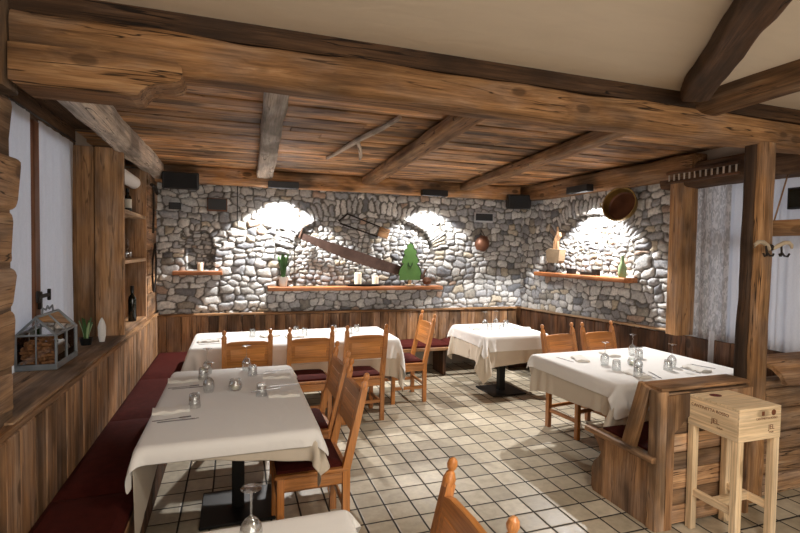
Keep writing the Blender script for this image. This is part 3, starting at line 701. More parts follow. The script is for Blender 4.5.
# -------------------------------------------------------------- chairs
def make_chair():
    """origin on the floor under the seat centre, faces -X (sitter looks to -X), back at +X"""
    t = empty('dining_chair')
    W, D, SH = .20, .19, .445
    for sg in (-1, 1):
        b = MB(); b.bar((-D, sg * W, 0), (-D, sg * W, SH), .042, .042, up=(0, 1, 0)); b.build('leg', M['chair'], t, (0, 0, 0))
        b = MB()
        # raked rear post in two pieces of one board
        pl = [(D - .02, 0), (D + .022, 0), (D + .022, .44), (D + .125, .92), (D + .093, .93), (D - .022, .46)]
        b.prism(pl, sg * (W - 0) - .021, sg * (W - 0) + .021, lambda a, c, q: (a, q, c), 1)
        lg = b.build('leg', M['chair'], t, (0, 0, 0))
        b = MB(); rot = Matrix.Rotation(.21, 3, 'Y'); b.lathe([(.0, -.02), (.021, -.015), (.024, .012), (.016, .034), (.010, .042), (.016, .05), (.0195, .062), (.016, .078), (.007, .087), (0, .088)], (D + .107, sg * W, .925), 14, rot)
        b.build('finial', M['chair'], lg, (0, 0, 0))
        b = MB(); b.bar((-D, sg * W, .17), (D, sg * W, .17), .022, .036); b.build('stretcher', M['chair'], t, (0, 0, 0))
        b = MB(); b.bar((-D, sg * W, .395), (D, sg * W, .395), .022, .07); b.build('apron', M['chair'], t, (0, 0, 0))
    b = MB(); b.bar((-D, -W, .395), (-D, W, .395), .022, .07); b.build('apron', M['chair'], t, (0, 0, 0))
    b = MB(); b.bar((D, -W, .395), (D, W, .395), .022, .07); b.build('apron', M['chair'], t, (0, 0, 0))
    b = MB(); b.bar((-D + .0, -W, .26), (-D, W, .26), .02, .034); b.build('stretcher', M['chair'], t, (0, 0, 0))
    b = MB(); b.bar((D, -W, .20), (D, W, .20), .02, .034); b.build('stretcher', M['chair'], t, (0, 0, 0))
    b = MB(); b.box((-.01, 0, SH), (.43, .445, .022), 0, ch=.008); b.build('seat', M['chair'], t, (0, 0, 0))
    b = cushion(-D - .02, D - .02, -W + .01, W - .01, SH + .011, .04); b.build('seat_cushion', M['oxblood'], t, (0, 0, 0))
    # backrest board with a gently curved top edge
    def xb(z): return D + .0 + (z - .45) * .213
    n = 10; pol = [(-W + .02, .70)] + [(W - .02, .70)] + [((W - .02) * (1 - 2 * i / n), .885 + .022 * math.sin(PI * i / n)) for i in range(n + 1)]
    pol = [(-W + .02, .655), (W - .02, .655), (W - .02, .885), (W - .06, .897), (0, .902), (-W + .06, .897), (-W + .02, .885)]
    b = MB(); b.prism(pol, -.011, .011, lambda a, c, q: (xb(c) + q, a, c), 0, tone=1.05); b.build('backrest', M['chair'], t, (0, 0, 0))
    b = MB(); b.box((xb(.775) + .0, 0, .775), (.028, 2 * W - .10, .12), 1, Matrix.Rotation(.21, 3, 'Y'), tone=1.12); b.build('raised_panel', M['chair'], t, (0, 0, 0))
    return t
chair0 = make_chair(); used = [False]
def chair(x, y, rz, label, group):
    if used[0]: c = copy_tree(chair0)
    else: c = chair0; used[0] = True
    c.location = (x, y, 0); c.rotation_euler = (0, 0, rz); tag(c, label, 'chair', group)
G1, G2 = 'honey pine dining chairs', 'honey pine dining chairs'
chair(.435, 2.985, 0, 'pine chair pulled up to the right side of the set table, nearest the camera', G1)
chair(.465, 3.62, 0, 'pine chair beside the set table, half hidden behind the nearer chair', G1)
chair(.105, 4.86, -PI / 2, 'leftmost pine chair on the near side of the long table, its back to the camera', G1)
chair(.68, 4.88, -PI / 2, 'middle pine chair on the near side of the long table', G1)
chair(1.22, 4.90, -PI / 2 + .03, 'pine chair at the near right corner of the long table, back to the camera', G1)
chair(1.88, 5.36, .0, 'pine chair at the right end of the long table, seen from the side', G1)
chair(3.20, 3.90, PI / 2 + .12, 'left pine chair on the far side of the right table, facing the camera', G1)
chair(3.70, 3.92, PI / 2 + .05, 'right pine chair on the far side of the right table, below the niche shelf', G1)
chair(.425, 1.35, 0, 'pine chair in the foreground, only its back cut off by the bottom edge', G1)

# -------------------------------------------------------------- tablecloth drape (position based dynamics)
def drape(x0, x1, y0, y1, z, ov, h, seed, infl=.004, steps=170, skew=0):
    """ov = (left,right,near,far) overhangs. Returns MB with the settled cloth"""
    rng = np.random.RandomState(seed)
    xs = np.arange(x0 - ov[0], x1 + ov[1] + h * .5, h); ys = np.arange(y0 - ov[2], y1 + ov[3] + h * .5, h)
    X, Y = np.meshgrid(xs, ys, indexing='ij'); cx, cy = (x0 + x1) / 2, (y0 + y1) / 2
    if skew: X, Y = cx + (X - cx) * math.cos(skew) - (Y - cy) * math.sin(skew), cy + (X - cx) * math.sin(skew) + (Y - cy) * math.cos(skew)
    P = np.stack([X, Y, np.full_like(X, z + infl)], -1)
    cx, cy = (x0 + x1) / 2, (y0 + y1) / 2; hx, hy = (x1 - x0) / 2 + infl, (y1 - y0) / 2 + infl
    pin = (np.abs(X - cx) < hx - .004) & (np.abs(Y - cy) < hy - .004)
    # start part folded down
    ex = np.clip(np.abs(X - cx) - hx, 0, None); ey = np.clip(np.abs(Y - cy) - hy, 0, None); r = np.hypot(ex, ey)
    P[..., 2] -= r * .5; P[..., 0] -= np.sign(X - cx) * ex * .13; P[..., 1] -= np.sign(Y - cy) * ey * .13
    P += rng.normal(0, .003, P.shape) * (~pin)[..., None]
    P0 = P.copy(); V = np.zeros_like(P); W = np.where(pin, 0., 1.)[..., None]; dt = .02
    def sl(a, b):
        return a, b
    cons = []
    def con(dx, dy, L, k):
        nx, ny = X.shape
        for par in (0, 1):
            if dx and not dy:
                i = np.arange(par * 1, nx - dx, 1); i = i[(i // dx) % 2 == par]
                if len(i): cons.append((np.ix_(i, np.arange(ny)), np.ix_(i + dx, np.arange(ny)), L, k))
            elif dy and not dx:
                j = np.arange(0, ny - dy); j = j[(j // dy) % 2 == par]
                if len(j): cons.append((np.ix_(np.arange(nx), j), np.ix_(np.arange(nx), j + dy), L, k))
            else:
                i = np.arange(0, nx - 1); i = i[i % 2 == par]; j = np.arange(0, ny - 1)
                if len(i):
                    cons.append((np.ix_(i, j), np.ix_(i + 1, j + 1), L, k)); cons.append((np.ix_(i + 1, j), np.ix_(i, j + 1), L, k))
    con(1, 0, h, 1); con(0, 1, h, 1); con(1, 1, h * 2 ** .5, .35); con(2, 0, 2 * h, .12); con(0, 2, 2 * h, .12)
    for st_ in range(steps):
        V[..., 2] -= 9.8 * dt; V *= .965; Q = P + V * dt * W
        for it in range(7):
            for a, c, L, k in cons:
                d = Q[c] - Q[a]; l = np.sqrt((d ** 2).sum(-1, keepdims=True)) + 1e-9; wa, wb = W[a], W[c]; ws = np.maximum(wa + wb, 1e-6)
                cr = d / l * (l - L) * k / ws; Q[a] += cr * wa; Q[c] -= cr * wb
            dx = hx - np.abs(Q[..., 0] - cx); dy = hy - np.abs(Q[..., 1] - cy); dz = z + infl - Q[..., 2]
            ins = (dx > 0) & (dy > 0) & (dz > 0) & ~pin
            mx = ins & (dx <= dy) & (dx <= dz); my = ins & (dy < dx) & (dy <= dz); mz = ins & ~mx & ~my
            Q[..., 0][mx] += (np.sign(Q[..., 0] - cx) * dx)[mx]; Q[..., 1][my] += (np.sign(Q[..., 1] - cy) * dy)[my]; Q[..., 2][mz] = z + infl
        V = (Q - P) / dt * W; P = Q
    nx, ny = X.shape; ii = np.arange(nx * ny).reshape(nx, ny)
    F = np.stack([ii[:-1, :-1], ii[1:, :-1], ii[1:, 1:], ii[:-1, 1:]], -1).reshape(-1, 4)
    b = MB(); b.add(P.reshape(-1, 3).tolist(), F.tolist(), smooth=True); return b
def cloth_obj(name, b, mat, label, group=None):
    o = b.build(name, mat, sharp=180); tag(o, label, 'tablecloth', group)
    m = o.modifiers.new('thick', 'SOLIDIFY'); m.thickness = .0018; m.offset = 1
    m = o.modifiers.new('sub', 'SUBSURF'); m.levels = 1; m.render_levels = 1
    return o
def pedestal_table(x0, x1, y0, y1, bases, label):
    t = empty('dining_table', ((x0 + x1) / 2, (y0 + y1) / 2, 0)); tag(t, label, 'table')
    ox, oy = t.location.x, t.location.y
    b = MB(); b.box(((x0 + x1) / 2 - ox, (y0 + y1) / 2 - oy, .735), (x1 - x0 - .03, y1 - y0 - .03, .03), 1, ch=.006); b.build('tabletop', M['panel'], t, (0, 0, 0))
    for bx, by in bases:
        b = MB(); b.box((bx - ox, by - oy, .365), (.08, .08, .70), ch=.004); b.box((bx - ox, by - oy, .705), (.4, .4, .03)); b.build('pedestal', M['blackmetal'], t, (0, 0, 0))
        b = MB(); b.box((bx - ox, by - oy, .011), (.46, .46, .02), ch=.006); b.build('base_plate', M['blackmetal'], t, (0, 0, 0))
TT = .751
tabs = {
 'set': (-.46, .435, 2.60, 4.14, [(.02, 3.38)], 'dining table set for four beside the left bench', (.34, .28, .085, .12), (.17, .11, .085, .12)),
 'long': (-.42, 1.72, 5.03, 5.93, [(.1, 5.5), (1.2, 5.5)], 'long table in front of the back bench', (.24, .30, .34, .2), (.14, .32, .20, .12)),
 'square': (2.72, 3.56, 4.92, 5.82, [(3.15, 5.28)], 'square table in the far right corner', (.30, .26, .30, .2), (.14, .16, .18, .12)),
 'right': (2.70, 4.08, 2.84, 3.96, [(3.5, 3.5)], 'table with inverted wine glasses behind the settle', (.25, .1, .34, .14), (.12, .08, .20, .10)),
 'corner': (-.45, .395, .95, 1.77, [(-.03, 1.36)], 'table at the bottom edge of the picture with one inverted wine glass', (.2, .1, .2, .12), (.14, .1, .14, .12)),
}
sd = 11
for k, (x0, x1, y0, y1, bs, lab, ovu, ovt) in tabs.items():
    pedestal_table(x0, x1, y0, y1, bs, lab)
    nm = {'set': 'the table set for four', 'long': 'the long table by the back bench', 'square': 'the square corner table', 'right': 'the right table behind the settle', 'corner': 'the cut off foreground table'}[k]
    cloth_obj('under_cloth', drape(x0, x1, y0, y1, TT, ovu, .03, sd, .003, skew={'set': -.13, 'right': .05, 'square': .03}.get(k, 0)), M['ecru'], 'ecru under-cloth hanging below the white cloth of ' + nm, 'ecru under-cloths')
    cloth_obj('tablecloth', drape(x0, x1, y0, y1, TT + .003, ovt, .03, sd + 1, .014), M['white'], 'white tablecloth on ' + nm, 'white tablecloths'); sd += 2
ZT = TT + .003 + .014 + .0025

# -------------------------------------------------------------- tableware
def wineglass0():
    """inverted: rim on the cloth, foot in the air"""
    prof = [(.0, .198), (.033, .1975), (.034, .196), (.02, .193), (.005, .188), (.0035, .17), (.0035, .115), (.006, .104), (.02, .094), (.033, .075), (.037, .055), (.035, .03), (.030, .0), (.0288, .0), (.0338, .03), (.0357, .055), (.0317, .074), (.019, .0915), (.004, .099), (0, .0995)]
    b = MB(); b.lathe(prof, seg=24); return b.build('wine_glass', M['glass'], None, (0, 0, 0), sharp=60)
def tumbler0():
    prof = [(0, .086), (.030, .086), (.031, .084), (.036, .002), (.0355, 0), (.034, 0), (.029, .074), (.0, .076)]
    prof = [(0, .084), (.027, .084), (.030, .081), (.036, .001), (.0350, 0), (.034, .001), (.028, .072), (.0, .073)]
    b = MB(); b.lathe(prof, seg=18, smooth=True); return b.build('tumbler', M['glass'], None, (0, 0, 0), sharp=60)
def napkin0():
    b = MB(); vs = []; fs = []; nx, ny = 14, 6; pr = [(-.055, .001), (-.057, .008), (-.05, .017), (-.02, .02), (.02, .018), (.05, .015), (.057, .007), (.055, .001)]
    for i in range(nx + 1):
        x = -.1 + .2 * i / nx
        for (y, z) in pr: vs.append((x, y + .006 * math.sin(i * .7), z + (.004 * math.sin(i * 1.1 + y * 60) if z > .002 else 0) + (.003 if z > .01 and i in (0, nx) else 0)))
    m = len(pr)
    for i in range(nx):
        for k in range(m): a = i * m + k; c = i * m + (k + 1) % m; fs.append((a, c, c + m, a + m))
    fs.append(tuple(range(m))); fs.append(tuple(range(nx * m, nx * m + m)))
    b.add(vs, fs, smooth=True); return b.build('napkin', M['napkin'], None, (0, 0, 0))
def knife0():
    b = MB(); b.prism([(-.11, -.006), (-.01, -.005), (.0, -.009), (.08, -.009), (.105, .0), (.1, .006), (0, .006), (-.11, .006)], .0005, .003, lambda a, c, t: (a, c, t)); return b.build('table_knife', M['steel'], None, (0, 0, 0))
def fork0():
    b = MB(); b.prism([(-.1, -.006), (.03, -.003), (.045, -.011), (.1, -.011), (.1, -.008), (.06, -.007), (.06, -.005), (.1, -.0045), (.1, -.0015), (.06, -.001), (.06, .001), (.1, .0015), (.1, .0045), (.06, .005), (.06, .007), (.1, .008), (.1, .011), (.045, .011), (.03, .003), (-.1, .006)], .0005, .0025, lambda a, c, t: (a, c, t)); return b.build('fork', M['steel'], None, (0, 0, 0))
protos = {}
mk = {'wine_glass': wineglass0, 'tumbler': tumbler0, 'napkin': napkin0, 'table_knife': knife0, 'fork': fork0}
cats = {'wine_glass': 'wine glass', 'tumbler': 'glass', 'napkin': 'napkin', 'table_knife': 'knife', 'fork': 'fork'}
cl = []
def put(kind, x, y, label, rz=0, z=ZT, group=None):
    if kind not in protos: protos[kind] = o = mk[kind]()
    else: o = protos[kind].copy(); C.objects.link(o)
    o.location = (x, y, z); o.rotation_euler = (0, 0, rz)
    tag(o, label, cats[kind], group or {'wine_glass': 'upturned wine glasses', 'tumbler': 'upturned tumblers', 'napkin': 'folded napkins', 'table_knife': 'table knives', 'fork': 'forks'}[kind])
    return o
T = ' on the table set for four'
put('wine_glass', -.205, 3.98, 'upturned wine glass at the far left place' + T); put('wine_glass', -.17, 3.48, 'upturned wine glass at the near left place' + T)
put('wine_glass', .085, 4.03, 'upturned wine glass at the far right place' + T)
put('tumbler', -.225, 3.84, 'upturned tumbler left of the candle jar, beside the far left napkin'); put('tumbler', -.235, 3.17, 'upturned tumbler nearest the left napkins, near left place' + T)
put('tumbler', .125, 3.84, 'upturned tumbler at the far right place, behind the candle jar'); put('tumbler', .165, 3.30, 'upturned tumbler right of the candle jar, nearest the camera')
put('napkin', -.36, 3.82, 'folded napkin at the far left place' + T, .1); put('napkin', -.36, 3.13, 'folded napkin at the near left place' + T, .1)
put('napkin', .30, 3.75, 'rolled napkin at the far right place' + T, -.1); put('napkin', .31, 3.27, 'rolled napkin at the near right place' + T, -.1)
for yy, s in ((3.62, 'far left'), (2.95, 'near left')):
    put('table_knife', -.30, yy, 'knife lying below the ' + s + ' napkin' + T, .08); put('fork', -.34, yy + .035, 'fork lying below the ' + s + ' napkin' + T, .16)
for yy, s in ((3.95, 'far right'), (3.50, 'near right')):
    put('table_knife', .33, yy, 'knife lying behind the ' + s + ' napkin' + T, PI + .05); put('fork', .20, yy - .08, 'fork beside the ' + s + ' napkin' + T, PI + .2)
# candle jar
def candle_jar(x, y, label, z=ZT, s=1.):
    t = empty('candle_jar', (x, y, z)); tag(t, label, 'candle holder', 'candle jars')
    b = MB(); b.lathe([(r * s, q * s) for r, q in ((0, .0), (.034, .0), (.044, .015), (.046, .035), (.038, .06), (.034, .068), (.036, .076), (.033, .076), (.031, .068), (.035, .06), (.043, .035), (.041, .017), (.03, .006), (0, .006))], seg=22); b.build('jar', M['glass'], t, (0, 0, 0), sharp=60)
    b = MB(); b.lathe([(0, .008 * s), (.026 * s, .008 * s), (.027 * s, .034 * s), (.02 * s, .038 * s), (0, .036 * s)], seg=18); b.build('candle', M['wax'], t, (0, 0, 0))
candle_jar(.0, 3.48, 'round glass jar with a white candle in the middle of the set table')
T = ' on the right table'
put('wine_glass', 3.06, 3.40, 'leftmost upturned wine glass' + T); put('wine_glass', 3.17, 3.14, 'upturned wine glass, second from the left' + T)
put('wine_glass', 3.62, 3.66, 'upturned wine glass at the far side' + T); put('wine_glass', 3.58, 3.18, 'rightmost upturned wine glass' + T)
put('tumbler', 3.02, 3.22, 'upturned tumbler in front of the leftmost wine glass' + T); put('tumbler', 3.02, 2.97 + .02, 'upturned tumbler nearest the settle' + T)
put('tumbler', 3.56, 3.52, 'upturned tumbler beside the far wine glass' + T); put('tumbler', 3.45, 3.10, 'upturned tumbler beside the rightmost wine glass' + T)
candle_jar(3.29, 3.33, 'small glass candle jar in the middle of the right table', s=.8)
put('napkin', 2.98, 3.62, 'folded napkin at the far left place' + T, 1.2); put('napkin', 3.40, 3.72, 'folded napkin at the far right place' + T, 1.4)
put('napkin', 3.05, 3.06 - .03, 'folded napkin near the settle, left place' + T, 1.5); put('napkin', 3.70, 3.04, 'folded napkin near the settle, right place' + T, 1.5)
put('table_knife', 3.20, 3.00, 'knife at the near left place' + T, 1.2); put('fork', 3.14, 3.01, 'fork at the near left place' + T, 1.35); put('table_knife', 3.85, 3.12, 'knife at the near right place' + T, 1.9)
put('table_knife', 2.84, 3.66, 'knife at the far left place' + T, 1.7); put('fork', 3.62, 3.03, 'fork at the near right place' + T, 1.5)
T = ' on the square corner table'
put('wine_glass', 3.03, 5.5, 'left upturned wine glass' + T); put('wine_glass', 3.22, 5.55, 'right upturned wine glass' + T)
put('tumbler', 2.99, 5.3, 'left upturned tumbler' + T); put('tumbler', 3.16, 5.3, 'middle upturned tumbler' + T); put('tumbler', 3.34, 5.5, 'right upturned tumbler' + T)
put('napkin', 3.42, 5.25, 'folded napkin at the right side' + T, .2); put('napkin', 2.86, 5.45, 'folded napkin at the left side' + T, 1.4); put('table_knife', 3.05, 5.08, 'knife near the front edge' + T, .1)
T = ' on the long table'
put('tumbler', .18, 5.55, 'upturned tumbler behind the leftmost chair' + T); put('tumbler', .66, 5.62, 'upturned tumbler behind the middle chair, left' + T); put('tumbler', .74, 5.5, 'upturned tumbler behind the middle chair, right' + T)
put('tumbler', 1.10, 5.62, 'leftmost of the three tumblers near the right end' + T); put('tumbler', 1.25, 5.45, 'middle of the three tumblers near the right end' + T); put('tumbler', 1.37, 5.6, 'rightmost of the three tumblers near the right end' + T)
put('napkin', -.26, 5.35, 'folded napkin at the left end' + T, .1); put('table_knife', -.24, 5.22, 'knife at the left end' + T, .05); put('napkin', .62, 5.4, 'folded napkin behind the middle chair' + T, 0); put('napkin', .36, 5.5, 'folded napkin right of the leftmost chair' + T, .5)
put('fork', -.24, 5.48, 'fork at the left end' + T, .1)
put('wine_glass', .05, 1.62, 'upturned wine glass on the foreground table at the bottom edge')

# -------------------------------------------------------------- box stool in front
s0 = empty('box_stool', (2.93, 2.13, 0)); tag(s0, 'raw pine stool made from a wine crate on four legs', 'stool')
cs = [(2.757, 2.305), (3.075, 2.29), (3.065, 1.965), (2.715, 1.96)]
ax, ay = Vector((.335, -.005, 0)).normalized(), Vector((.03, .345, 0)).normalized()
rot = Matrix((ax, Vector((-ax.y, ax.x, 0)), Vector((0, 0, 1)))).transposed()
c0 = Vector((2.905, 2.13, 0)) - s0.location; hw, hd = .168, .168
def lp(a, b_, z): return c0 + rot @ Vector((a, b_, z))
b = MB(); b.box(lp(0, 0, .853), (2 * hw, 2 * hd, .014), 0, rot, .002, tone=1.05); s_top = b.build('top_board', M['stool'], s0, (0, 0, 0))
b = MB()
for sg in (-1, 1):
    b.box(lp(0, sg * (hd - .006), .757), (2 * hw, .012, .178), 0, rot, .002); b.box(lp(sg * (hw - .006), 0, .757), (.012, 2 * hd - .024, .178), 1, rot, .002)
b.box(lp(0, 0, .672), (2 * hw - .024, 2 * hd - .024, .01), 0, rot); s_box = b.build('crate', M['stool'], s0, (0, 0, 0))
for sa in (-1, 1):
    for sb in (-1, 1):
        b = MB(); b.box(lp(sa * (hw - .024), sb * (hd - .024), .334), (.044, .044, .668), 2, rot, .003); b.build('leg', M['stool'], s0, (0, 0, 0))
for sa in (-1, 1): b = MB(); b.bar(lp(sa * (hw - .024), -hd + .04, .24), lp(sa * (hw - .024), hd - .04, .24), .03, .045); b.build('stretcher', M['stool'], s0, (0, 0, 0))
b = MB(); b.bar(lp(-hw + .03, .0, .24), lp(hw - .03, 0, .24), .03, .045); b.build('stretcher', M['stool'], s0, (0, 0, 0))
# burnt markings on the crate: text lines, emblems and a knot-like cartouche
def text_obj(txt, loc, rotm, size, mat, parent, name='marking'):
    cu = bpy.data.curves.new(name, 'FONT'); cu.body = txt; cu.size = size; cu.extrude = .0006; cu.align_x = 'CENTER'; cu.align_y = 'CENTER'
    tmp = bpy.data.objects.new('t', cu); C.objects.link(tmp); dg = bpy.context.evaluated_depsgraph_get(); me = bpy.data.meshes.new_from_object(tmp.evaluated_get(dg)); bpy.data.objects.remove(tmp)
    me.materials.clear(); me.materials.append(mat); o = bpy.data.objects.new(name, me); C.objects.link(o); o.parent = parent
    o.matrix_local = Matrix.Translation(loc) @ rotm.to_4x4(); return o
RF = Matrix((ax, Vector((0, 0, 1)), -Vector((-ax.y, ax.x, 0)))).transposed()     # front (-y) face
RL = Matrix((Vector((ax.y, -ax.x, 0)), Vector((0, 0, 1)), -ax)).transposed()      # left (-x) face
RTp = rot
text_obj('CANTINETTA ROSSO', lp(.05, -hd - .0006, .793), RF, .018, M['ink'], s_box)
text_obj('JEL', lp(.09, -hd - .0006, .738), RF, .040, M['ink'], s_box)
text_obj('ITALIA', lp(.09, -hd - .0006, .708), RF, .013, M['ink'], s_box)
text_obj('CANTINETTA ROSSO', lp(-hw - .0006, .02, .803), RL, .026, M['ink'], s_box)
text_obj('JEL', lp(-hw - .0006, -.02, .744), RL, .042, M['ink'], s_box); text_obj('ITALIA', lp(-hw - .0006, -.05, .712), RL, .013, M['ink'], s_box)
b = MB()
b.lathe([(0, 0), (.03, 0), (.03, .0012), (0, .0012)], (0, 0, 0), 24)
for i, v in enumerate(b.v): p = Vector((v[0] * 1.3, v[1], v[2])); q = lp(p.x - .035, p.y + .09, .860 + p.z); b.v[i] = tuple(q)
b.build('oval_mark', M['inkred'], s_top, (0, 0, 0))
b = MB(); q0 = lp(.02, -hd - .0005, .823)
b.box(lp(.02, -hd - .0004, .823), (.022, .0012, .026), 0, rot, .0002); b.lathe([(0, 0), (.018, 0), (.018, .0012), (0, .0012)], lp(.105, -hd + .0004, .824), 20, RF)
b.build('burnt_emblem', M['ink'], s_box, (0, 0, 0))

# -------------------------------------------------------------- glass lantern and plant on the sill
ln = empty('glass_lantern', (-1.155, 3.70, .978)); tag(ln, 'house-shaped zinc and glass lantern full of corks on the window sill', 'lantern')
wx, ly, he, hr = .105, .20, .215, .325
b = MB()
def eb(p, q, r=.007): b.bar(p, q, r * 2, r * 2, up=(0.3, .2, 1) if abs(p[2] - q[2]) < .01 else (1, .1, 0))
for sx in (-wx, wx):
    for sy in (-ly, ly): eb((sx, sy, 0), (sx, sy, he)); eb((sx, sy, he), (0, sy, hr))
    eb((sx, -ly, he), (sx, ly, he), .008); eb((sx, 0, 0), (sx, 0, he), .005); eb((sx, 0, he), (0, 0, hr), .005)
for sy in (-ly, ly): eb((-wx, sy, he), (wx, sy, he), .006); eb((0, sy, he), (0, sy, hr), .004); eb((0, sy, .03), (0, sy, he), .004)
eb((0, -ly, hr), (0, ly, hr), .008); b.build('frame', M['zinc'], ln, (0, 0, 0))
b = MB()
for sx in (-1, 1): b.box((sx * wx, 0, .018), (.012, 2 * ly, .036))
for sy in (-1, 1): b.box((0, sy * ly, .018), (2 * wx, .012, .036))
b.box((0, 0, .004), (2 * wx, 2 * ly, .006)); b.build('base_tray', M['zinc'], ln, (0, 0, 0))
b = MB(); b.tube([(0, -.10, hr), (0, -.085, hr + .045), (0, -.03, hr + .028), (0, 0, hr + .05), (0, .03, hr + .028), (0, .085, hr + .045), (0, .10, hr)], .006, 8); b.build('handle', M['zinc'], ln, (0, 0, 0))
b = MB()
for sx in (-1, 1):
    b.box((sx * (wx - .004), 0, he / 2 + .015), (.002, 2 * ly - .02, he - .03))
    b.add([(sx * (wx - .004), -ly + .01, he), (sx * (wx - .004), ly - .01, he), (sx * .004, ly - .01, hr - .004), (sx * .004, -ly + .01, hr - .004)], [(0, 1, 2, 3)])
for sy in (-1, 1):
    b.box((0, sy * (ly - .004), he / 2 + .015), (2 * wx - .02, .002, he - .03)); b.add([(-wx + .01, sy * (ly - .004), he), (wx - .01, sy * (ly - .004), he), (0, sy * (ly - .004), hr - .01)], [(0, 1, 2)])
b.build('panes', M['pane'], ln, (0, 0, 0))
ckp = None; rg = random.Random(4); ncork = 0
for lay in range(7):
    for i in range(5):
        for j in range(8):
            if ncork >= 280 or (lay >= 5 and rg.random() < .5): continue
            p = Vector((-.076 + i * .038 + rg.uniform(-.005, .005), -.168 + j * .048 + rg.uniform(-.006, .006), .022 + lay * .0215 + rg.uniform(-.003, .003)))
            if ckp is None:
                m = MB(); m.lathe([(0, -.019), (.009, -.019), (.010, -.017), (.010, .017), (.009, .019), (0, .019)], (0, 0, 0), 10); ckp = m.build('wine_cork', M['cork'], None, (0, 0, 0)); c = ckp
            else: c = ckp.copy(); C.objects.link(c)
            c.location = ln.location + p; c.rotation_euler = (PI / 2 + rg.uniform(-.25, .25), 0, rg.uniform(0, PI)); ncork += 1
            tag(c, 'one of the pale wine corks heaped inside the glass lantern', 'cork', 'wine corks in the lantern')
pp = empty('potted_succulent', (-1.10, 4.33, .975)); tag(pp, 'small pot of upright green pointed leaves between lantern and cabinet', 'plant')
b = MB(); b.lathe([(0, 0), (.035, 0), (.045, .05), (.047, .055), (.04, .055), (.038, .045), (0, .045)], seg=18); b.build('pot', M['blackmetal'], pp, (0, 0, 0))
def leaves(n, r, h, parent, mats, name='leaf', w=.012, seed=1):
    g = random.Random(seed)
    for i in range(n):
        a = 2 * PI * i / n + g.uniform(-.3, .3); rr = r * g.uniform(.5, 1.1); hh = h * g.uniform(.7, 1.1); b = MB(); vs = []; fs = []; m = 6
        for k in range(m + 1):
            f = k / m; x = .015 + rr * f ** 1.7; z = .04 + hh * f; ww = w * math.sin(PI * (.12 + .88 * (1 - f))) ** .6 + .001
            for q in (-1, 0, 1): vs.append((math.cos(a) * x - math.sin(a) * ww * q, math.sin(a) * x + math.cos(a) * ww * q, z + (0 if q else -.004)))
            for q in (1, 0, -1): vs.append((math.cos(a) * (x - .003) - math.sin(a) * ww * q, math.sin(a) * (x - .003) + math.cos(a) * ww * q, z + .002))
        for k in range(m):
            for q in range(6): c = (q + 1) % 6; fs.append((k * 6 + q, k * 6 + c, k * 6 + 6 + c, k * 6 + 6 + q))
        b.add(vs, fs, smooth=True); b.build(name, mats[i % len(mats)], parent, (0, 0, 0))
leaves(12, .035, .16, pp, [M['leaf'], M['leafpale'], M['leaf']], w=.008, seed=3)
cnd = MB(); cnd.lathe([(0, 0), (.02, 0), (.028, .05), (.03, .12), (.02, .16), (.006, .19), (0, .195)], (-1.02, 4.45, .975), 14)
tag(cnd.build('ceramic_flower', M['ceramic']), 'white tulip-shaped ornament beside the succulent on the sill', 'ornament')

# -------------------------------------------------------------- cabinet contents
def bottle(x, y, z, label, lab=False, h=.3, lie=False):
    t = empty('wine_bottle', (x, y, z)); tag(t, label, 'bottle', 'bottles in the wall cabinet')
    b = MB(); b.lathe([(0, 0), (.035, 0), (.038, .006), (.038, h * .6), (.033, h * .68), (.015, h * .76), (.014, h * .96), (.016, h * .97), (.016, h), (0, h)], seg=18); b.build('glass_body', M['bottle'], t, (0, 0, 0))
    if lab: b = MB(); b.lathe([(.0383, .06), (.0386, .06), (.0386, .15), (.0383, .15)], seg=18); b.build('label', M['label'], t, (0, 0, 0))
    b = MB(); b.lathe([(.0145, h * .85), (.0165, h * .85), (.0172, h * 1.002), (0, h * 1.003)], seg=14); b.build('capsule', M['blackmetal'], t, (0, 0, 0))
bottle(XL - .07, 5.55, .982, 'dark wine bottle standing alone in the lowest compartment of the wall cabinet', h=.36)
bottle(XL - .12, 5.15, 2.078, 'dark bottle with a pale label on the top cabinet shelf, left', True, .28); bottle(XL - .12, 5.62, 2.078, 'dark bottle with a pale label on the top cabinet shelf, right', True, .26)
for i, yy in enumerate((5.02, 5.22, 5.42, 5.62)):
    g = protos['wine_glass'].copy(); C.objects.link(g); g.location = (XL - .12, yy, 1.624); g.rotation_euler = (0, 0, 0); tag(g, 'wine glass number in the row on the middle cabinet shelf'.replace('number in the row', ('nearest the camera', 'second from the near end', 'second from the far end', 'farthest from the camera')[i]), 'wine glass', 'glasses in the wall cabinet')
b = MB(); b.lathe([(0, 0), (.06, 0), (.065, .01), (.065, .93), (.06, .94), (0, .94)], (XL - .10, 4.90, 2.425), 20, Matrix.Rotation(-PI / 2, 3, 'X')); tag(b.build('paper_roll', M['paper']), 'white roll lying along the top of the wall cabinet', 'roll')
# iron tools on the boarded wall
b = MB(); b.tube([(XL + .035, 6.2, 2.44), (XL + .035, 6.21, 2.1), (XL + .03, 6.2, 1.9)], .011); b.tube([(XL + .035, 6.08, 2.44), (XL + .04, 6.3, 2.45), (XL + .04, 6.45, 2.38)], .02); tag(b.build('iron_hammer', M['iron']), 'old iron hammer hanging high on the left boarded wall', 'tool')
b = MB(); b.tube([(XL + .03, 6.36, 1.78), (XL + .04, 6.22, 1.72), (XL + .04, 6.1, 1.60), (XL + .04, 6.08, 1.40), (XL + .035, 6.16, 1.24)], .011); b.tube([(XL + .05, 6.2, 1.78), (XL + .05, 6.28, 1.6), (XL + .05, 6.26, 1.38), (XL + .04, 6.18, 1.22)], .011); tag(b.build('iron_tongs', M['iron']), 'bent iron tongs hanging low on the left boarded wall', 'tool')

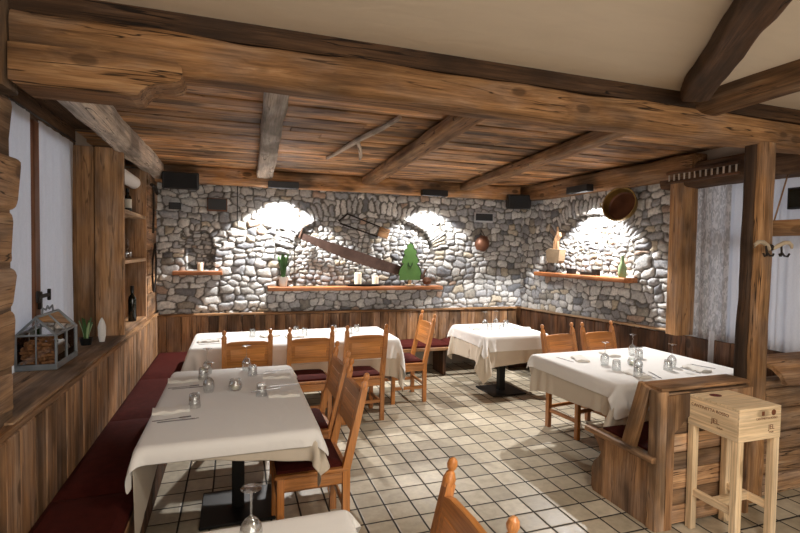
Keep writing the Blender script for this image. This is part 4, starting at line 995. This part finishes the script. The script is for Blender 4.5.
# -------------------------------------------------------------- things on the stone walls
def wshelf(p0, p1, w, t, label):
    b = MB(); b.timber(p0, p1, w, t, .003, sq=.2, tone=1.05); return tag(b.build('wall_shelf', M['shelf']), label, 'shelf', 'wooden wall shelves')
wshelf((.40, 6.56, 1.212), (2.86, 6.56, 1.205), .2, .055, 'long orange wooden shelf under the saw on the back wall')
wshelf((-.73, 6.56, 1.425), (-.16, 6.56, 1.425), .18, .05, 'short wooden shelf under the small niche at the left')
wshelf((XR - .1, 6.02, 1.435), (XR - .1, 4.30, 1.44), .2, .055, 'wooden shelf on the right stone wall under the bright arch')
# two-man saw
t = empty('two_man_saw', (1.6, 6.58, 1.62)); tag(t, 'long brown two-man saw blade hung diagonally on the back wall', 'saw')
p0, p1 = Vector((.80, 6.575, 1.92)), Vector((2.62, 6.575, 1.34)); d = (p1 - p0); L = d.length; d.normalize(); nn = Vector((-d.z, 0, d.x)); nn = nn if nn.z > 0 else -nn
top = [(L * i / 20, .045 + .012 * math.sin(PI * i / 20)) for i in range(21)]; bot = []
for i in range(60, -1, -1):
    f = i / 60; bot.append((L * f, -.035 - .075 * math.sin(PI * f) + (.011 if i % 2 else 0)))
b = MB(); b.prism(top + bot, -.0025, .0025, lambda a, c, q: p0 + d * a + nn * c + Vector((0, q, 0)) - t.location, 0); b.build('blade', M['rust'], t, (0, 0, 0))
for q in (p0 + d * .02, p1 - d * .03):
    b = MB(); b.tube([q - nn * .02 - t.location, q + nn * .12 - t.location], .015); b.build('handle', M['dwains'], t, (0, 0, 0))
# bow saw
t = empty('bow_saw', (1.68, 6.58, 2.08)); tag(t, 'small old saw with thin dark frame and wooden block above the two-man saw', 'saw')
b = MB(); q = t.location
b.tube([Vector((1.36, 6.59, 2.10)) - q, Vector((1.90, 6.59, 1.93)) - q], .011); b.tube([Vector((1.46, 6.59, 2.235)) - q, Vector((1.93, 6.59, 2.07)) - q], .010); b.tube([Vector((1.34, 6.59, 2.13)) - q, Vector((1.40, 6.585, 2.18)) - q, Vector((1.47, 6.59, 2.24)) - q], .012); b.build('frame', M['iron'], t, (0, 0, 0))
b = MB(); b.box(Vector((1.985, 6.58, 1.985)) - q, (.15, .05, .14), 0, Matrix.Rotation(.3, 3, 'Y')); b.build('block', M['panel'], t, (0, 0, 0))
# green tree
t = empty('wooden_tree', (2.36, 6.50, 1.24)); tag(t, 'flat green painted wooden fir tree standing on the long shelf', 'ornament')
half = [(.0, .60), (.035, .585), (.05, .55), (.04, .535), (.085, .50), (.095, .46), (.075, .44), (.11, .39), (.125, .33), (.095, .31), (.145, .24), (.165, .17), (.15, .13), (.155, .08), (.14, .075), (.04, .08)]
pol = half + [(-x, z) for x, z in half[::-1][:-1]]
b = MB(); b.prism(pol, -.012, .012, lambda a, c, q_: (a, q_, c), 1); tr = b.build('tree_board', M['green'], t, (0, 0, 0))
b = MB(); b.prism([(x * 1.05 + .015, z * 1.01 + .004) for x, z in pol], .013, .022, lambda a, c, q_: (a, q_, c), 1); b.build('tree_board', M['dgreen'], t, (0, 0, 0))
hp = [(0, .27)] + [(.05 * math.sin(a) ** 3, .31 + .0028 * (13 * math.cos(a) - 5 * math.cos(2 * a) - 2 * math.cos(3 * a) - math.cos(4 * a))) for a in [PI * i / 10 for i in range(19, 0, -1)]]
b = MB(); b.tube([(-.03, -.014, .33), (-.028, -.014, .30), (0, -.014, .27), (.028, -.014, .30), (.03, -.014, .33)], .006, 6); b.build('heart_outline', M['dgreen'], t, (0, 0, 0))
b = MB(); b.box((0, 0, .04), (.05, .022, .09), 2); b.box((0, 0, .008), (.13, .07, .016), 0); b.build('stand', M['pale'], t, (0, 0, 0))
# candles on a dark tray
b = MB(); b.lathe([(0, .0), (.2, .0), (.25, .022), (.24, .03), (.19, .012), (0, .01)], (0, 0, 0), 28)
for i, v in enumerate(b.v): b.v[i] = (v[0] * 1.15 + 1.70, v[1] * .32 + 6.54, v[2] + 1.24)
tag(b.build('tray', M['iron']), 'long dark oval tray under the two candles on the shelf', 'tray')
def candle(x, y, z, r, h, label):
    t = empty('candle', (x, y, z)); tag(t, label, 'candle', 'pillar candles')
    b = MB(); b.lathe([(0, 0), (r, 0), (r, h - .004), (r * .9, h), (r * .4, h - .004), (0, h - .004)], seg=20); b.build('wax', M['wax'], t, (0, 0, 0))
    b = MB(); b.tube([(0, 0, h - .006), (.001, 0, h + .012)], .0015, 6); b.build('wick', M['black'], t, (0, 0, 0))
candle(1.61, 6.54, 1.253, .05, .17, 'taller cream candle on the dark tray, left'); candle(1.86, 6.54, 1.253, .046, .125, 'shorter cream candle on the dark tray, right')
candle(-.42, 6.56, 1.452, .035, .10, 'cream candle in the small niche at the left')
b = MB(); b.lathe([(0, -.06), (.05, -.045), (.07, 0), (.05, .045), (0, .06)], (2.64, 6.54, 1.30), 16); tag(b.build('wicker_ball', M['copper']), 'reddish brown ball beside the green wooden tree', 'ornament')
# plant in white pot
t = empty('potted_plant', (.60, 6.55, 1.24)); tag(t, 'little green plant in a white pot at the left end of the long shelf', 'plant')
b = MB(); b.lathe([(0, 0), (.045, 0), (.06, .12), (.062, .13), (.055, .13), (.05, .11), (0, .11)], seg=18); b.build('pot', M['ceramic'], t, (0, 0, 0))
t2 = t; leaves(16, .07, .30, t, [M['leaf']], w=.03, seed=9)
for ch in list(t.children):
    if ch.name.startswith('leaf'): ch.location.z = .07
# speakers, lamps, screens
def speaker(x, y, z, w, h, d, rz, label, tilt=.15):
    t = empty('loudspeaker', (x, y, z), rz); tag(t, label, 'loudspeaker', 'wall loudspeakers')
    rt = Matrix.Rotation(tilt, 3, 'X')
    b = MB(); b.box((0, 0, 0), (w, d, h), 0, rt, .012); b.build('cabinet', M['black'], t, (0, 0, 0))
    b = MB(); b.box(rt @ Vector((0, -d / 2 - .003, 0)), (w - .04, .012, h - .03), 0, rt, .005); b.build('grille', M['grille'], t, (0, 0, 0))
    b = MB(); b.box((0, d / 2 + .03, h * .1), (.06, .1, .05)); b.build('bracket', M['blackmetal'], t, (0, 0, 0))
speaker(-.62, 6.36, 2.54, .40, .20, .2, .05, 'black loudspeaker hung high in the left corner of the stone wall')
speaker(4.03, 6.36, 2.50, .34, .21, .2, -.35, 'black loudspeaker hung high in the right corner of the stone wall')
def screen(x, y, z, w, h, mat_f, label, bar=0):
    t = empty('wall_panel', (x, y, z)); tag(t, label, 'wall panel')
    b = MB(); b.box((0, 0, 0), (w, .045, h), 0, ch=.005); b.build('casing', mat_f, t, (0, 0, 0))
    b = MB(); b.box((0, -.024, .004), (w - .024, .006, h - (.03 if not bar else .045)), 0, ch=.002); b.build('front', M['black'], t, (0, 0, 0))
screen(-.22, 6.565, 2.285, .24, .165, M['copper'], 'black panel with a thin copper frame right of the left loudspeaker')
screen(-.71, 6.57, 2.25, .14, .085, M['black'], 'smallest black panel under the left loudspeaker')
screen(3.56, 6.565, 2.255, .31, .15, M['silver'], 'black panel with silver edge beside the hanging copper pot', 1)
b = MB(); b.tube([(.02, 6.57, 2.55), (.02, 6.575, 2.0)], .006); tag(b.build('cable', M['black']), 'thin black cable running down the back wall near the niche', 'cable')
# copper pot
t = empty('hanging_pot', (3.52, 6.52, 1.86)); tag(t, 'small dark copper pot hanging on the back wall near the right corner', 'pot')
b = MB(); b.lathe([(0, -.12), (.06, -.11), (.105, -.05), (.11, 0), (.095, .06), (.06, .1), (.062, .115), (.052, .115), (.05, .1), (.085, .05), (.098, 0), (.05, -.1), (0, -.105)], (0, 0, 0), 22, Matrix.Rotation(.25, 3, 'Y')); b.build('bowl', M['copper'], t, (0, 0, 0))
b = MB(); b.tube([(-.03, 0, .1), (0, .03, .2), (.05, 0, .1)], .006); b.build('handle', M['iron'], t, (0, 0, 0))
# brass pan on the right wall
t = empty('brass_pan', (XR - .14, 4.45, 2.30)); tag(t, 'big round brass pan hung tilted on the right stone wall', 'pan')
rot = Matrix.Rotation(-PI / 2 + .25, 3, 'Y') @ Matrix.Rotation(.3, 3, 'X')
b = MB(); b.lathe([(0, -.07), (.14, -.068), (.17, -.05), (.185, .03), (.20, .036), (.20, .03), (.19, .024), (.176, -.054), (.145, -.074), (0, -.076)], (0, 0, 0), 36, rot); b.build('pan', M['brass'], t, (0, 0, 0))
b = MB(); b.lathe([(0, -.066), (.15, -.064), (.165, -.05), (.166, -.045), (.15, -.060), (0, -.062)], (0, 0, 0), 30, rot); b.build('pan_floor', M['copper'], t, (0, 0, 0))
b = MB(); b.tube([rot @ Vector((.02, .19, .03)), rot @ Vector((.0, .24, .03)), rot @ Vector((-.05, .19, .03))], .007); b.build('handle', M['brass'], t, (0, 0, 0))
# carved wooden pouch with a stick
t = empty('wooden_ladle', (XR - .10, 5.66, 1.60)); tag(t, 'pale carved wooden scoop with upright handle on the right stone wall', 'scoop')
b = MB(); b.prism([(-.15, .18), (-.13, .03), (-.10, .0), (.10, .0), (.13, .03), (.16, .16), (.1, .2)], -.05, .05, lambda a, c, q_: (q_, a, c), 0); b.build('box', M['basket'], t, (0, 0, 0))
b = MB(); b.prism([(-.06, .19), (-.05, .30), (-.10, .36), (-.085, .42), (-.05, .38), (-.03, .5), (-.015, .38), (.03, .32), (.05, .19)], -.015, .015, lambda a, c, q_: (q_, a, c), 1); b.build('handle', M['panel'], t, (0, 0, 0))
# things on the right shelf
b = MB(); b.lathe([(0, 0), (.04, 0), (.045, .02), (.045, .13), (.02, .17), (.016, .24), (.018, .25), (0, .25)], (XR - .11, 4.42, 1.467), 18); tag(b.build('green_bottle', M['leafpale']), 'pale green bottle at the near end of the right shelf', 'bottle')
b = MB(); b.box((XR - .1, 5.32, 1.50), (.07, .12, .07)); tag(b.build('iron_box', M['iron']), 'dark small box at the far part of the right shelf', 'box')
b = MB(); b.box((XR - .1, 4.86, 1.505), (.06, .09, .08)); b.box((XR - .1, 5.0, 1.485), (.05, .25, .04)); tag(b.build('old_clothes_iron', M['iron']), 'dark old flat tool in the middle of the right shelf', 'tool')
# picture and trough at the right edge
t = empty('television', (XR - .12, 2.40, 2.20)); tag(t, 'black flat screen cut off by the right edge of the picture', 'television')
b = MB(); b.box((0, 0, 0), (.05, .55, .17), 1); b.build('casing', M['black'], t, (0, 0, 0)); b = MB(); b.box((-.027, 0, 0), (.006, .52, .14), 1); b.build('screen', M['bottle'], t, (0, 0, 0))
b = MB(); pr = [(-.11, .10), (-.13, .03), (-.08, -.02), (.08, -.02), (.13, .03), (.11, .10), (.09, .10), (.10, .04), (.06, .01), (-.06, .01), (-.10, .04), (-.09, .10)]
b.prism(pr, 2.0, 2.86, lambda a, c, q_: (XR - .16 + a, q_, 1.925 + c), 2, tone=1.5); b.box((XR - .16, 2.85, 1.965), (.24, .02, .12), 0, tone=.4)
b.tube([(XR - .26, 2.7, 1.98), (XR - .10, 2.7, 2.42)], .006); b.tube([(XR - .26, 2.1, 1.98), (XR - .10, 2.1, 2.42)], .006)
tag(b.build('wooden_trough', M['beam']), 'hollowed wooden trough mounted high by the right curtain', 'trough')

# -------------------------------------------------------------- lamps and added fill lights
def spot_lamp(x, y, z, rz, label, power, size=math.radians(116), tilt=(0, 0)):
    t = empty('wall_lamp', (x, y, z), rz); tag(t, label, 'lamp', 'black box lamps')
    b = MB(); b.box((0, 0, .02), (.38, .10, .04), 0, ch=.004); b.box((0, -.0475, -.02), (.38, .005, .05)); b.box((0, .0475, -.02), (.38, .005, .05)); b.box((-.1875, 0, -.02), (.005, .09, .05)); b.box((.1875, 0, -.02), (.005, .09, .05)); b.build('housing', M['black'], t, (0, 0, 0))
    b = MB(); b.box((0, 0, -.003), (.34, .07, .004), 0, ch=.001); b.build('light_aperture', M['led'], t, (0, 0, 0))
    ld = bpy.data.lights.new('spot', 'SPOT'); ld.energy = power; ld.spot_size = size; ld.spot_blend = .2; ld.shadow_soft_size = .03; ld.color = (1, .97, .94)
    lo = bpy.data.objects.new('spot_light', ld); C.objects.link(lo); lo.parent = t; lo.location = (0, -.02, -.06); lo.rotation_euler = (tilt[0], tilt[1], 0)
spot_lamp(.58, 6.40, 2.56, 0, 'black box lamp on the back beam above the brightly lit stones', 165)
spot_lamp(2.66, 6.36, 2.56, 0, 'black box lamp on the back beam between the tree and the silver panel', 80)
spot_lamp(XR - .28, 4.98, 2.53, -PI / 2, 'black box lamp on the right beam above the bright arch', 165)
def area(loc, rot, sx, sy, e, col=(1, .9, .78)):
    ld = bpy.data.lights.new('fill_and_ceiling_light', 'AREA'); ld.shape = 'RECTANGLE'; ld.size = sx; ld.size_y = sy; ld.energy = e; ld.color = col
    lo = bpy.data.objects.new('fill_and_ceiling_light', ld); C.objects.link(lo); lo.location = loc; lo.rotation_euler = rot; return lo
area((1.0, -2.3, 1.7), (math.radians(90), 0, 0), 3.4, 1.6, 38, (1, .95, .88))  # added upright soft fill behind the camera, not a ceiling fitting
area((1.5, .45, 2.74), (0, 0, 0), .5, .5, 24, (1, .94, .86))
for x, y in ((.2, -1.0), (2.4, -.8)):  # added point fills behind the camera, brightening ceiling and room; no real pendants
    ld = bpy.data.lights.new('added_fill_point', 'POINT'); ld.energy = 17; ld.shadow_soft_size = .18; ld.color = (1, .92, .82)
    lo = bpy.data.objects.new('added_fill_point', ld); C.objects.link(lo); lo.location = (x, y, 2.1)

# -------------------------------------------------------------- world, camera
sc = bpy.context.scene
w = bpy.data.worlds.new('daylight'); sc.world = w; w.use_nodes = True; bg = w.node_tree.nodes['Background']; bg.inputs[0].default_value = (.82, .88, 1., 1); bg.inputs[1].default_value = .7
cam = bpy.data.cameras.new('camera'); co = bpy.data.objects.new('camera', cam); C.objects.link(co); sc.camera = co
f = 484.; cam.sensor_width = 36; cam.sensor_fit = 'HORIZONTAL'; cam.lens = f / 800 * 36; cam.clip_start = .05
Yd = Vector((235.6 - 400, -(247.4 - 266.5), -f)).normalized(); Xd = Vector((1815 - 400, -(270 - 266.5), -f)); Xd = (Xd - Yd * Xd.dot(Yd)).normalized(); Zd = Xd.cross(Yd)
Rm = Matrix((Xd, Yd, Zd)).to_4x4(); co.matrix_world = Matrix.Translation((0, 0, 1.75)) @ Rm
vs_ = sc.view_settings; sc.display_settings.display_device = 'sRGB'; vs_.view_transform = 'Standard'; vs_.look = 'None'; vs_.gamma = 1; vs_.use_curve_mapping = False; vs_.exposure = .88
